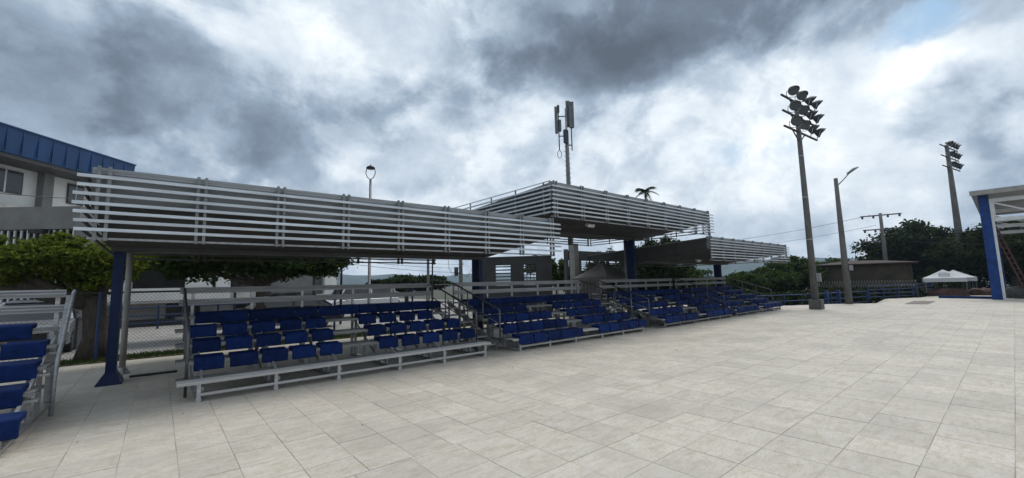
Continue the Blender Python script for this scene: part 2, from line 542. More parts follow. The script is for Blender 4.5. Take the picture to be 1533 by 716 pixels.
g2 = np.random.default_rng(5); lm = MB()
for k in range(45):
    x, y_ = g2.uniform(-1, 26), g2.uniform(.2, 7.2)
    a = g2.uniform(0, 6.28); r_ = g2.uniform(.008, .02)
    lm.add([(x + r_ * math.cos(a + q) * (1 if q % 3 < 1 else .5), y_ + r_ * math.sin(a + q), .004 + .006 * (q > 2)) for q in (0, 1.57, 3.14, 4.71)], [(0, 1, 2, 3)])
tag(lm.build('dry_leaves', 'bark'), 'dry leaf scraps scattered over the paving', 'dry leaves', None, 'stuff')

# hills far behind the stands
hm = MB(); hv = []
NA, NRr = 70, 9
for i in range(NA):
    a = R(-40) + R(170) * i / (NA - 1)
    ridge = 17 + 15 * math.sin(a * 5.1 + .6) + 8 * math.sin(a * 13 + 2) + 5 * math.sin(a * 29)
    for j in range(NRr):
        t = j / (NRr - 1); r_ = 950 + 420 * t
        hh = max(0, ridge + 22) * math.sin(math.pi * t * .55) ** 1.4 + 2.5 * math.sin(i * 1.7 + j * 2.3)
        hv.append((r_ * math.cos(a), r_ * math.sin(a), -1 + max(hh, 0)))
hm.add(hv, [(i * NRr + j, (i + 1) * NRr + j, (i + 1) * NRr + j + 1, i * NRr + j + 1) for i in range(NA - 1) for j in range(NRr - 1)])
tag(hm.build('hills', 'hill', smooth=True), kind='structure')

# ------------------------------------------------------------------ bleachers
BL = 5.56          # length of one bleacher
RUN, RISE, Z0 = .60, .2065, .30
plank_prof = [(0, 0), (.0, -.045), (.012, -.045), (.012, -.02), (.23, -.02), (.23, -.045), (.242, -.045), (.242, 0), (.205, 0), (.203, -.006), (.165, -.006), (.163, 0),
              (.125, 0), (.123, -.006), (.085, -.006), (.083, 0), (.045, 0), (.043, -.006), (.02, -.006), (.018, 0)]
plank_me = MB().extrude_x(plank_prof, 0, BL).mesh('seat_plank', 'alu')
plank_dull_me = MB().extrude_x(plank_prof, 0, BL).mesh('seat_plank', 'alu_dull')
shade_plank_me = MB().extrude_x(plank_prof, 0, BL).mesh('seat_plank', 'shade_plank')
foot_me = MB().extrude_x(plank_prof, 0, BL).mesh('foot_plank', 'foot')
board_prof = [(.004, 0), (.045, 0), (.045, .115), (.0, .115), (-.004, .088), (.018, .084), (.018, .070), (.0, .066), (-.004, .046), (.018, .042), (.018, .028), (.002, .024)]
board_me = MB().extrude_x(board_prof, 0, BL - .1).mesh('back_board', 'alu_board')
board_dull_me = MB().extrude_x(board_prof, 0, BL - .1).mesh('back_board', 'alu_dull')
seat_prof = [(.30, .012), (.305, .055), (.29, .070), (.16, .058), (.03, .062), (-.004, .056), (-.016, .040), (-.020, .0), (-.030, -.128), (-.022, -.142), (.006, -.140), (.012, -.05), (.03, .004), (.06, .012)]
SEATS = [MB().extrude_x(seat_prof, -wd / 2, wd / 2, .012).mesh('seat', 'seat') for wd in (.395, .44)]
POSTX = [.26, 1.26, 2.24, 3.38, 4.37, 5.42]


def bleacher(label, loc, front_seats=True, rails=(), dull=False, skip=(), tight=False, shift=(0, 0, 0, 0, 0)):
    t = thing('bleacher', label, 'bleacher', loc, 0, 'bleachers along the plaza')
    pm, bm = (plank_dull_me, board_dull_me) if dull else (plank_me, board_me)
    mt = 'alu_dull' if dull else 'alu'
    yb = 4 * RUN + .22
    for k in range(5):
        z = Z0 + RISE * k
        put('seat_plank', pm if k == 0 else shade_plank_me, t, (0, k * RUN, z))
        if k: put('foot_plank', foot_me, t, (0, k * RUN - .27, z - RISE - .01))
    for i, x in enumerate(POSTX):
        for k in range(5):
            z = Z0 + RISE * k - .05
            ubox('post', mt, t, (x - .025, k * RUN + .03, 0), (x + .025, k * RUN + .08, z))
        ubox('post', mt, t, (x - .025, yb + .05, 0), (x + .025, yb + .10, 1.68))
        ubox('base_rail', mt, t, (x - .0325, .03, .012), (x + .0325, yb + .10, .052))
        ubar('rake_beam', mt, t, (x + .045, .06, Z0 - .13), (x + .045, yb - .2, Z0 - .13 + RISE / RUN * (yb - .26)), .03, .07)
        ubar('diagonal_brace', mt, t, (x - .04, .9, .06), (x - .04, yb + .06, .95), .025, .04)
    ubox('front_rail', mt, t, (POSTX[0], .02, .085), (POSTX[-1], .034, .125))
    ubox('back_rail', mt, t, (POSTX[0], yb + .10, .50), (POSTX[-1], yb + .125, .55))
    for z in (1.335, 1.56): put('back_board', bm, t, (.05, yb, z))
    for k in range(5):
        if k == 0 and not front_seats: continue
        z = Z0 + RISE * k
        full = (k == 4)
        xs = [.215 + .465 * i + .2 for i in range(5)] + [3.19 + .485 * i + .2 for i in range(5)]
        if full: xs = [.30 + .2 + .447 * i for i in range(12)]
        if k in (0, 3, 4): xs = [x + random.uniform(-.02, .03) for x in xs]
        for i, x in enumerate(xs):
            if (k, i) in skip: continue
            x += shift[k]
            me = SEATS[1] if (full or tight) else SEATS[0]
            put('seat', me, t, (x + random.uniform(-.006, .006), k * RUN - .012 + random.uniform(-.008, .008), z),
                (random.uniform(-.02, .03), random.uniform(-.012, .012), random.uniform(-.012, .012)))
    for x, low in rails:
        top, bend = (yb - .1, 1.655), (.42, .99)
        pts = [(x, bend[0], low), (x, bend[0], bend[1] - .05), (x, bend[0] + .03, bend[1]), (x, top[0], top[1]), (x, top[0] + .08, top[1])]
        h = MB().tube(pts, .021, 8).build('handrail', 'tube', t, smooth=True)
        MB().tube([(x, bend[0], bend[1] - .36), (x, top[0], top[1] - .36)], .014, 7).build('mid_rail', 'tube', h, smooth=True)
        for f_ in (.33, .66, 1.0):
            yy = bend[0] + (top[0] - bend[0]) * f_
            urod('rail_post', 'tube', h, (x, yy, RISE * (yy / RUN) + .1), (x, yy, bend[1] + (top[1] - bend[1]) * f_), .017)
    return t


B0 = bleacher('bleacher cut off by the left edge of the photo, nearest to the camera', (-6.60, 6.68, 0), rails=(), shift=(.06, -.05, -.05, -.06, -.42))
# raked grab rail at the right end of the nearest bleacher
hr = MB().tube([(BL + .05, 1.40, .06), (BL + .05, 1.42, .62), (BL + .05, 2.42, 1.62), (BL + .05, 2.5, 1.65)], .025, 9).build('handrail', 'galv', B0, smooth=True)
ubar('rail_stay', 'galv', hr, (BL - .0, 1.60, .2), (BL - .0, 2.5, 1.58), .06, .035)
for k in range(1, 4): ubox('step_bracket', 'alu', B0, (BL - .12, k * RUN + .1, Z0 + RISE * k - .13), (BL + .02, k * RUN + .2, Z0 + RISE * k - .10))
bleacher('bleacher with a bare silver front plank, right of the near navy column', (.25, 7.74, 0), front_seats=False, rails=((.12, .02), (5.46, .3)), skip=((3, 9),))
bleacher('second full bleacher from the left, its front row covered in blue seats', (6.42, 7.70, 0), rails=((-.05, .2), (5.42, .05)), tight=True, skip=((3, 4), (2, 9)))
bleacher('dull grey railed bleacher to the right of the dark grey tent', (12.92, 7.70, 0), rails=((-.06, .05),), dull=True, tight=True, skip=((1, 5),))
bleacher('farthest bleacher, under the right-hand low canopy near the light pole', (18.62, 7.70, 0), rails=((.02, .3), (5.55, .3)), dull=True, tight=True)

# steps in the aisles between the bleachers
for label, x0, wd in (('narrow metal aisle steps right of the bare-front-plank bleacher', 5.80, .55), ('wider metal aisle steps in front of the grey tent', 11.98, .82)):
    t = thing('aisle_steps', label, 'steps', (x0, 8.1, 0), 0, 'metal steps between the bleachers')
    for k in range(7):
        z = .17 + k * .165; yy = .15 + k * .32
        ubox('tread', 'alu_dull', t, (.02, yy, z - .035), (wd - .02, yy + .24, z))
    for x in (0.0, wd):
        ubar('stringer', 'alu_dull', t, (x, .12, .06), (x, 2.4, 1.14), .03, .12)
        ubox('leg', 'alu_dull', t, (x - .02, 2.30, 0), (x + .02, 2.34, 1.05))
        ubox('leg', 'alu_dull', t, (x - .02, 1.20, 0), (x + .02, 1.24, .5))

# ------------------------------------------------------------------ louvred canopies
CX = [-.60, 7.48, 15.64, 23.85]     # column lines
YF, YC, YB = 7.40, 10.5, 13.45


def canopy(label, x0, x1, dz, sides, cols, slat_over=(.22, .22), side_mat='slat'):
    t = thing('stand_canopy', label, 'canopy', ((x0 + x1) / 2, YC, 0), 0, 'louvred canopies over the bleachers')
    ox, oy = (x0 + x1) / 2, YC
    X0, X1 = x0 - ox, x1 - ox

    def P(x, y, z): return (x, y - oy, z + dz)
    fy, by = YF + .13, YB - .1
    # roof sheet and soffit boards: deep over the columns, thin at the front edge
    top = [(fy, 3.19), (by, 2.86)]
    MB().add([P(X0, fy, 3.15), P(X1, fy, 3.15), P(X1, by, 2.84), P(X0, by, 2.84), P(X0, fy, 3.185), P(X1, fy, 3.185), P(X1, by, 2.875), P(X0, by, 2.875)],
             [(0, 3, 2, 1), (4, 5, 6, 7), (0, 1, 5, 4), (1, 2, 6, 5), (2, 3, 7, 6), (3, 0, 4, 7)]).build('roof_sheet', 'parapet', t)
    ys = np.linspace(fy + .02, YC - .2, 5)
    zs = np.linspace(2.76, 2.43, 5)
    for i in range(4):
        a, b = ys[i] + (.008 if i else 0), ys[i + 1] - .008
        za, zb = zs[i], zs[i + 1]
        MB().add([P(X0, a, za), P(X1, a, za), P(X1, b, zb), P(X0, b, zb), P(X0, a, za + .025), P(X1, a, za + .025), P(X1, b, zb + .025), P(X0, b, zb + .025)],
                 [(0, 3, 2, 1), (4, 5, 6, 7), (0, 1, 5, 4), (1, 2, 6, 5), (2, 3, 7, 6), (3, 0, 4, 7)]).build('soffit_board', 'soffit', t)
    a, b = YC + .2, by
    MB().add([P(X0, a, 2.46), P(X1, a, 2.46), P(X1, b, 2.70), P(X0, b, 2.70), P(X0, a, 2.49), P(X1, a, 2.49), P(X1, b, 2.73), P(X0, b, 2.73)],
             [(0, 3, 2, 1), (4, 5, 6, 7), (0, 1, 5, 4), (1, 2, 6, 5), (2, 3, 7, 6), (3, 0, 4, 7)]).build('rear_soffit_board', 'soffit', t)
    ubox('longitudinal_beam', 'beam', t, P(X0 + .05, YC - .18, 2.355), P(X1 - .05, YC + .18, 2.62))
    # end panels following the wedge
    for xx, s in ((X0 + .01, 1), (X1 - .01, -1)):
        pts = [(fy, 2.77), (YC - .2, 2.44), (YC + .2, 2.44), (by, 2.70), (by, 2.85), (fy, 3.15)]
        v = [P(xx, y, z) for y, z in pts] + [P(xx + s * .03, y, z) for y, z in pts]
        k = len(pts)
        MB().add(v, [tuple(range(k)), tuple(range(2 * k - 1, k - 1, -1))] + [(i, i + k, (i + 1) % k + k, (i + 1) % k) for i in range(k)]).build('end_panel', 'beam', t)
    # cantilever ribs showing below the soffit at every column line
    # fascia sheet, parapet cap and bottom trim
    ubox('fascia_sheet', 'fascia', t, P(X0, YF + .10, 2.74), P(X1, YF + .125, 3.10))
    for i in range(3):
        ubox('parapet_strip', 'parapet', t, P(X0, YF + .072 - .006 * (i % 2), 3.105 + .042 * i), P(X1, YF + .128, 3.143 + .042 * i))
    ubox('bottom_trim', 'galv', t, P(X0, YF + .03, 2.285), P(X1, YF + .07, 2.312))
    SZ = [3.085 - .1135 * i for i in range(7)]
    for z in SZ:
        so = ubox('slat', 'slat', t, P(X0 - slat_over[0], YF - .035, z - .020), P(X1 + slat_over[1], YF - .012, z + .020))
        so.rotation_euler = (random.uniform(-.08, .08), random.uniform(-.0012, .0012), 0); so.location.x += random.uniform(-.02, .02)
    nb = 8
    for i in range(nb + 1):
        xx = X0 + .12 + (X1 - X0 - .24) * i / nb
        for d in ((-.045, .045) if 0 < i < nb else (-.05, .05)):
            ubox('louvre_post', 'louvpost', t, P(xx + d - .018, YF - .011, 2.27), P(xx + d + .018, YF + .029, 3.235))
    # rear louvre
    for z in SZ[2:]:
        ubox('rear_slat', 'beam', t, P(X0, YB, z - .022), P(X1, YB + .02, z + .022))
    for i in range(7):
        xx = X0 + .1 + (X1 - X0 - .2) * i / 6
        ubox('rear_louvre_post', 'beam', t, P(xx - .03, YB - .05, 2.36), P(xx + .03, YB - .002, 2.95))
        if i in (1, 3, 5): ubox('rear_louvre_post', 'beam', t, P(xx + .10, YB - .05, 2.36), P(xx + .16, YB - .002, 2.95))
    # side louvres
    for s in sides:
        xx = X0 - .03 if s < 0 else X1 + .03
        for z in SZ:
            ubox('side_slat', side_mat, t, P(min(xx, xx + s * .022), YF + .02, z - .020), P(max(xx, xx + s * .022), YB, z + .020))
        if dz > .5: ubox('top_rail', 'slat', t, P(min(xx, xx + s * .022), YF + .02, 3.20), P(max(xx, xx + s * .022), YB, 3.225))
        for i in range(0 if side_mat == 'beam' else 6):
            yy = YF + .3 + (YB - YF - .4) * i / 5
            ubox('side_louvre_post', 'louvpost', t, P(min(xx - s * .031, xx - s * .002), yy - .018, 2.36), P(max(xx - s * .031, xx - s * .002), yy + .018, 3.235))
    # columns
    for cx in cols:
        px = cx - ox
        z1 = 2.354 + dz
        c = MB().box(px - .07, px + .07, -.07, .30, .03, z1).build('column', 'navy', t)
        MB().add([(px - .19, -.18, 0), (px + .17, -.18, 0), (px + .17, .40, 0), (px - .19, .40, 0), (px - .075, -.075, .20), (px + .075, -.075, .20), (px + .075, .305, .20), (px - .075, .305, .20)],
                 [(0, 3, 2, 1), (4, 5, 6, 7), (0, 1, 5, 4), (1, 2, 6, 5), (2, 3, 7, 6), (3, 0, 4, 7)]).build('base_flare', 'navy', c)
        for k in range(4):
            sx, sy = (-1, 1)[k % 2], (-1, 1)[k // 2]
            urod('anchor_bolt', 'galv', c, (px + sx * .14, .12 + sy * .25, 0), (px + sx * .14, .12 + sy * .25, .08), .014)
    return t


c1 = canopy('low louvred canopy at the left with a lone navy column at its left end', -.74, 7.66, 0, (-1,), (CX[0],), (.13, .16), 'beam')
c2 = canopy('tall middle louvred canopy raised above the two lower ones', 7.60, 16.30, 1.0, (-1, 1), (CX[1], CX[2]), (.03, .24))
c3 = canopy('low louvred canopy at the far right end of the stands', 16.14, 24.66, .03, (1,), (CX[3],), (.0, .26))

# drain pipes
dp = MB().tube([(0, 0, .1), (0, 0, 2.42)], .052, 14)  .build('drainpipe', 'concrete_lt', c1, (-.50 - 3.46, 11.62 - YC, 0), smooth=True)
MB().tube([(0, 0, .0), (0, 0, .02), (0, 0, .13)], [.13, .125, .06], 14).build('base_flange', 'galv', dp)
dp = MB().tube([(0, 0, .1), (0, 0, 3.42)], .085, 14).build('drainpipe', 'galv', c2, (15.98 - 11.95, 11.1 - YC, 0), smooth=True)
MB().tube([(0, 0, .0), (0, 0, .02), (0, 0, .13)], [.13, .125, .06], 14).build('base_flange', 'galv', dp)
ubox('ground_channel', 'black', c1, (-.36 - 3.46, 10.95 - YC, .0), (.35 - 3.46, 11.05 - YC, .035))
for cn, px, py, z in ((c2, 11.0 - 11.95, 9.0 - YC, 3.545), (c3, 19.2 - 20.4, 9.4 - YC, 2.53)):
    f = ubox('flood_fitting', 'whitemetal', cn, (px - .17, py - .06, z - .10), (px + .17, py + .06, z + .0))
    f.rotation_euler = (.45, 0, 0)

# grey back column of the middle canopy with its row of small rungs
bc = MB().box(-.16, .16, -.16, .16, 0, 3.5).build('rear_column', 'concrete_lt', c2, (15.66 - 11.95, 13.9 - YC, 0))
for k in range(10): ubox('rung', 'galv', bc, (.162, -.05, 1.6 + k * .19), (.24, .05, 1.64 + k * .19))

# ------------------------------------------------------------------ trees
def crown_mesh(name, blobs, leaf, material, seed, clump=.32):
    """leaf-sized faces gathered in clumps through the crown's volume; blobs = (x, y, z, rx, ry, rz, leaves)"""
    g = np.random.default_rng(seed)
    allv = []
    for bx, by, bz, rx, ry, rz, nl in blobs:
        nc = max(6, nl // 75)
        d = g.normal(size=(nc, 3)); d /= np.linalg.norm(d, axis=1)[:, None]
        rad = g.uniform(.40, 1.0, nc) ** .6 * g.uniform(.85, 1.18, nc)
        cc = d * rad[:, None]
        idx = g.integers(0, nc, nl)
        off = g.normal(size=(nl, 3)) * clump * .5
        p = cc[idx] + off * g.uniform(.5, 1.2, nc)[idx][:, None]
        p = p * np.array([rx, ry, rz]) + np.array([bx, by, bz])
        nrm = g.normal(size=(nl, 3)) + np.array([0, 0, .9]) + d[idx] * .6
        nrm /= np.linalg.norm(nrm, axis=1)[:, None]
        a = np.cross(nrm, g.normal(size=(nl, 3))); a /= np.linalg.norm(a, axis=1)[:, None]
        b = np.cross(nrm, a)
        s = (leaf * g.uniform(.6, 1.35, nl))[:, None]
        tip = p + a * s
        base = p - a * s
        l = p + b * s * .5 + a * s * .15 + nrm * s * .12
        r_ = p - b * s * .5 + a * s * .15 + nrm * s * .12
        allv.append(np.stack([base, l, tip, r_], 1).reshape(-1, 3))
    v = np.concatenate(allv); k = len(v) // 4
    me = bpy.data.meshes.new(name)
    me.vertices.add(len(v)); me.vertices.foreach_set('co', v.astype(np.float32).ravel())
    me.loops.add(4 * k); me.loops.foreach_set('vertex_index', np.arange(4 * k, dtype=np.int32))
    me.polygons.add(k); me.polygons.foreach_set('loop_start', np.arange(0, 4 * k, 4, dtype=np.int32))
    me.polygons.foreach_set('loop_total', np.full(k, 4, dtype=np.int32))
    me.update(calc_edges=True)
    me.materials.append(M[material])
    return me


def tree(name, label, loc, trunk_r, fork_z, blobs, leaf, material, seed, group=None, cat='tree', lean=(0, 0)):
    t = thing(name, label, cat, loc, 0, group)
    g = random.Random(seed)
    mb = MB()
    fx, fy = lean
    mb.tube([(0, 0, -.1), (trunk_r * .3 + fx * .3, fy * .3, fork_z * .35), (fx * .7, fy * .7, fork_z * .75), (fx, fy, fork_z)],
            [trunk_r * 1.35, trunk_r, trunk_r * .85, trunk_r * .8], 11)
    mb.build('trunk', 'bark', t, smooth=True)
    for bx, by, bz, rx, ry, rz, nl in blobs[:6]:
        mid = ((fx + bx) / 2 + g.uniform(-.1, .1) * rx, (fy + by) / 2 + g.uniform(-.1, .1) * ry, (fork_z + bz) / 2 - rz * .1)
        MB().tube([(fx, fy, fork_z - trunk_r), mid, (bx, by, bz), (bx + g.uniform(-.4, .4) * rx, by + g.uniform(-.4, .4) * ry, bz + .5 * rz)],
                  [trunk_r * .6, trunk_r * .42, trunk_r * .25, trunk_r * .08], 7).build('limb', 'bark', t, smooth=True)
    put('crown', crown_mesh('crown', blobs, leaf, material, seed), t)
    return t


# street tree behind the left bleacher, bright clipped crown
tree('street_tree', 'street tree with a bright yellow-green top and thick trunk beside the navy column', (-1.22, 14.75, 0), .26, 1.55,
     [(-1.0, .0, 2.44, .80, .8, .42, 7500), (-2.2, .1, 2.50, .72, .8, .34, 6500), (-3.2, .1, 2.56, .70, .8, .34, 6500), (-4.2, .2, 2.58, .7, .8, .36, 5000), (.15, .1, 2.35, .75, .8, .50, 7000), (-.25, .3, 2.0, .6, .7, .46, 5000),
      (-1.55, -.2, 2.2, .45, .6, .34, 2600), (-2.7, .0, 2.80, .40, .4, .20, 1300), (-.6, -.1, 2.84, .40, .4, .20, 1300), (-3.7, .0, 2.92, .35, .4, .18, 1000), (-1.7, .1, 2.78, .3, .4, .22, 800)],
     .055, 'leaf_bright', 11, 'trees behind the bleachers')
tree('street_tree', 'dark spreading street tree seen under the left canopy above the white house', (2.9, 18.3, 0), .16, 1.9,
     [(-1.9, 0, 3.15, 1.5, 1.3, .95, 6000), (-.2, 0, 3.2, 1.4, 1.3, .95, 6000), (1.5, .2, 3.05, 1.4, 1.2, .85, 6000), (2.4, .2, 2.75, .9, .9, .55, 3000), (.4, -.3, 2.6, 1.3, .9, .5, 3200), (-2.4, .0, 2.5, 1.0, .8, .45, 2200)],
     .10, 'leaf_mid', 12, 'trees behind the bleachers')
tree('street_tree', 'small bush-topped tree right of the grey louvred wall', (18.9, 18.3, 0), .10, 1.3,
     [(0, 0, 2.2, .9, .9, .9, 3000), (.7, -.2, 1.7, .7, .7, .6, 1800), (-1.0, .5, 2.6, .8, .8, .7, 2200)], .11, 'leaf_mid', 13, 'trees behind the bleachers')
tree('street_tree', 'rounded distant tree clump seen between the poles under the left canopy', tuple(far(608, 430, 46).xy) + (-.46,), .22, 1.6,
     [(0, 0, 2.4, 2.6, 2.2, .75, 4200), (2.2, -1.7, 2.3, 1.7, 1.7, .7, 2600), (-2.2, 1.6, 2.2, 1.5, 1.5, .6, 2000)], .2, 'leaf_dark', 14, 'trees behind the bleachers')


def far_tree(label, px, dist, wd, z0, z1, seed, leaf=.3, material='leaf_dark', n=7000, base=-.46, group='trees beyond the plaza'):
    """a full tree standing at a distance along a bearing; wd is the crown's width in metres"""
    p = far(px, 400, dist); leaf *= .55; n = int(n * 2.2)
    g = random.Random(seed)
    hz = (z1 - z0)
    blobs = []
    for k in range(7):
        a = g.uniform(0, 6.28); rr = wd * .5 * g.uniform(.15, .62)
        zc = z0 + hz * g.uniform(.25, .72)
        r_ = wd * g.uniform(.2, .3)
        blobs.append((rr * math.cos(a), rr * math.sin(a), zc, r_, r_, min(hz * g.uniform(.22, .3), z1 - zc), n // 8))
    blobs.append((0, 0, z1 - hz * .28, wd * .26, wd * .26, hz * .28, n // 8))
    return tree('broadleaf_tree', label, (p.x, p.y, base), max(.14, hz * .05), max(z0 - base, .8), blobs, leaf, material, seed, group)


for a in (('tallest dark tree, directly left of the far floodlight mast', 1384, 66, 12, 1.6, 7.9, 31, .38, 'leaf_dark', 11000),
          ('dark tree half hidden behind the utility pole', 1308, 62, 6.5, 1.2, 3.9, 32, .36, 'leaf_dark', 6500),
          ('dark tree just right of the far floodlight mast', 1462, 64, 9.5, 1.2, 5.9, 33, .36, 'leaf_dark', 8000),
          ('loose-crowned tree framed by the stage roof at the right edge', 1516, 60, 11, 1.4, 6.8, 34, .36, 'leaf_dark', 8000),
          ('dark tree low behind the white tents', 1425, 72, 11, 1.0, 6.1, 35, .4, 'leaf_dark', 8000),
          ('leafy tree between the near light pole and the street lamp pole', 1247, 58, 6.5, .8, 3.9, 36, .34, 'leaf_mid', 5000),
          ('tree rising just right of the far canopy end', 1190, 46, 6.0, .5, 3.9, 37, .28, 'leaf_mid', 6500),
          ('bushy green tree left of the near light pole', 1148, 42, 6.5, .2, 2.9, 38, .25, 'leaf_mid', 8000),
          ('low green tree under the far end of the right canopy', 1108, 40, 5.0, .0, 2.5, 39, .24, 'leaf_mid', 6500),
          ('shadowy tree below the right canopy, left of its navy column', 1045, 48, 6.5, .3, 3.0, 40, .26, 'leaf_mid', 5000),
          ('dark tree behind the tall navy column of the middle canopy', 985, 34, 5.5, .8, 5.6, 41, .22, 'leaf_dark', 8000),
          ('dark tree seen through the rear louvres of the middle canopy', 905, 33, 5.2, .6, 4.6, 42, .22, 'leaf_dark', 7000),
          ('pale-trunked tree between the middle canopy and the right canopy', 1010, 40, 5.5, .5, 3.6, 43, .24, 'leaf_mid', 5500)):
    far_tree(*a)

# tangled undergrowth below the trees beyond the plaza edge
ub = []
for px, dist in ((1075, 33), (1100, 34), (1125, 35), (1150, 36), (1175, 37), (1200, 38), (1225, 39), (1250, 39.5), (1275, 40), (1300, 41), (1325, 42), (1350, 43), (1375, 44), (1010, 37), (1040, 35), (1395, 52), (1420, 56), (1445, 62), (1470, 66), (1495, 66), (1520, 66), (1548, 66)):
    q = far(px, 420, dist)
    ub.append((q.x, q.y, .0 if px < 1380 else .5, 1.2, 1.2, random.uniform(.55, .85) if px < 1380 else 1.5, 1700))
uo = put('undergrowth', crown_mesh('undergrowth', ub, .12, 'leaf_dark', 77))
tag(uo, 'dark tangled undergrowth behind the blue railings', 'undergrowth', None, 'stuff')

# palm behind the middle canopy
pp = far(966, 285, 50)
t = thing('palm_tree', 'palm crown sticking up above the roof of the middle canopy', 'palm tree', (pp.x, pp.y, -.46))
ht = pp.z + .3
MB().tube([(0, 0, 0), (.15, .1, ht * .5), (0, 0, ht)], [.22, .17, .13], 9).build('trunk', 'bark', t, smooth=True)
for k in range(24):
    az = k * 2.4; el = random.uniform(-.1, 1.2)
    L = random.uniform(1.2, 1.7)
    pts = []
    for i in range(7):
        s = i / 6 * L
        pts.append(Vector((math.cos(az) * s * math.cos(el * .8), math.sin(az) * s * math.cos(el * .8), ht + math.sin(el) * s - .38 * s * s)))
    mb = MB().tube(pts, [.03, .026, .022, .018, .014, .01, .006], 5)
    side = Vector((-math.sin(az), math.cos(az), 0))
    for i in range(1, 7):
        for j in (0, .33, .66):
            q = pts[i - 1].lerp(pts[i], j)
            for s in (-1, 1):
                ln = .42 * (1 - .45 * i / 6)
                tip = q + side * s * ln + (pts[i] - pts[i - 1]).normalized() * .25 - Vector((0, 0, .16))
                wv_ = (pts[i] - pts[i - 1]).normalized() * .045
                mb.add([q - wv_, q + wv_, tip], [(0, 1, 2)])
    mb.build('frond', 'leaf_dark', t)

# ------------------------------------------------------------------ masts and poles
def frame_from(d):
    """matrix whose -Y looks along d"""
    return Vector(d).normalized().to_track_quat('-Y', 'Z')


flood_body = MB()
ring = [(.0, .30), (.05, .30), (.16, .27), (.30, .17), (.40, .10), (.52, .10)]
vs_, fs_ = [], []
NS = 14
for yy, rr in ring:
    for j in range(NS):
        a = 2 * math.pi * j / NS
        vs_.append((rr * math.cos(a), yy, rr * math.sin(a)))
for i in range(len(ring) - 1):
    for j in range(NS): fs_.append((i * NS + j, (i + 1) * NS + j, (i + 1) * NS + (j + 1) % NS, i * NS + (j + 1) % NS))
fs_.append(tuple((len(ring) - 1) * NS + j for j in range(NS)))
flood_body.add(vs_, fs_)
# hood over the upper half of the rim
hv_, hf_ = [], []
for j in range(8):
    a = math.pi * j / 7
    hv_ += [(.305 * math.cos(a), 0, .305 * math.sin(a)), (.32 * math.cos(a), -.16 * math.sin(a), .32 * math.sin(a)), (.29 * math.cos(a), 0, .29 * math.sin(a))]
for j in range(7): hf_ += [(3 * j, 3 * j + 1, 3 * j + 4, 3 * j + 3), (3 * j + 1, 3 * j + 2, 3 * j + 5, 3 * j + 4)]
flood_body.add(hv_, hf_)
flood_me = flood_body.mesh('floodlight', 'lampbody')
lens_me = MB().add([(.285 * math.cos(2 * math.pi * j / NS), .01, .285 * math.sin(2 * math.pi * j / NS)) for j in range(NS)] + [(0, .03, 0)],
                   [(j, (j + 1) % NS, NS) for j in range(NS)]).mesh('lens', 'lampglass')
yoke_me = MB().tube([(.33, .12, 0), (.33, .10, -.25), (.2, .1, -.40), (-.2, .1, -.40), (-.33, .10, -.25), (-.33, .12, 0)], .022, 6).mesh('yoke', 'galv')


def flood_mast(label, loc, height, r0_, r1_, arm_dir, levels, spots, size=1.0, plinth=True, arm_l=2.2, arm_r=2.4):
    t = thing('floodlight_mast', label, 'floodlight mast', loc, 0, 'floodlight masts around the plaza')
    MB().tube([(0, 0, -.1), (0, 0, height * .5), (0, 0, height)], [r0_, (r0_ + r1_) / 2, r1_], 12).build('pole', 'concrete', t, smooth=True)
    if plinth: MB().box(-.24, .27, -.28, .24, -.02, .47).build('plinth', 'concrete', t)
    for k in range(3): MB().tube([(0, 0, height * (.32 + .2 * k)), (0, 0, height * (.32 + .2 * k) + .05)], r0_ * .98 - (r0_ - r1_) * (.32 + .2 * k) + .006, 12).build('band', 'galv', t)
    ad = Vector(arm_dir).normalized()
    for z in levels:
        L = 1.5 * size
        arm = ubar('crossarm', 'lampbody', t, tuple(-ad * arm_l + Vector((0, 0, z))), tuple(ad * arm_r + Vector((0, 0, z))), .09 * size, .09 * size)
        ubar('arm_brace', 'lampbody', t, tuple(ad * L * .6 + Vector((0, 0, z - .02))), (0, 0, z - .65 * size), .045)
        ubar('arm_brace', 'lampbody', t, tuple(-ad * L * .6 + Vector((0, 0, z - .02))), (0, 0, z - .65 * size), .045)
        for s, look in spots:
            p = ad * s + Vector((0, -.22, z + .44 * size))
            q = frame_from(look)
            o = put('floodlight', flood_me, t, p, q.to_euler(), (size,) * 3)
            put('lens', lens_me, o); put('yoke', yoke_me, o)
    return t


flood_mast('near concrete floodlight mast standing on the plaza by the last bleacher', (24.95, 6.45, 0), 10.75, .17, .098, (.995, -.08, 0), (9.05, 9.85, 10.65),
           [(-.75, (-.72, -.62, -.62)), (.30, (-.66, -.66, -.62)), (1.55, (.30, -.9, -.40)), (2.45, (.36, -.88, -.40))], .84, True, 1.7, 2.4)
pf = far(1443, 405, 60)
flood_mast('distant floodlight mast rising behind the white tents', (pf.x, pf.y, -.46), 14.9, .36, .15, (.985, -.17, 0), (12.55, 13.6, 14.65),
           [(.3, (-.5, -.8, -.45)), (1.25, (.1, -1, -.45)), (2.1, (.2, -1, -.4)), (2.9, (.3, -1, -.4))], .86, False, 2.0, 3.2)
bx = MB().box(-.10, .10, -.08, .08, 0, .42).build('control_box', 'galv', None, (24.95, 6.45 - .33, 1.25))
bx.location = (24.97, 6.22, 1.35); tag(bx, 'small grey control box strapped to the near floodlight mast', 'control box')

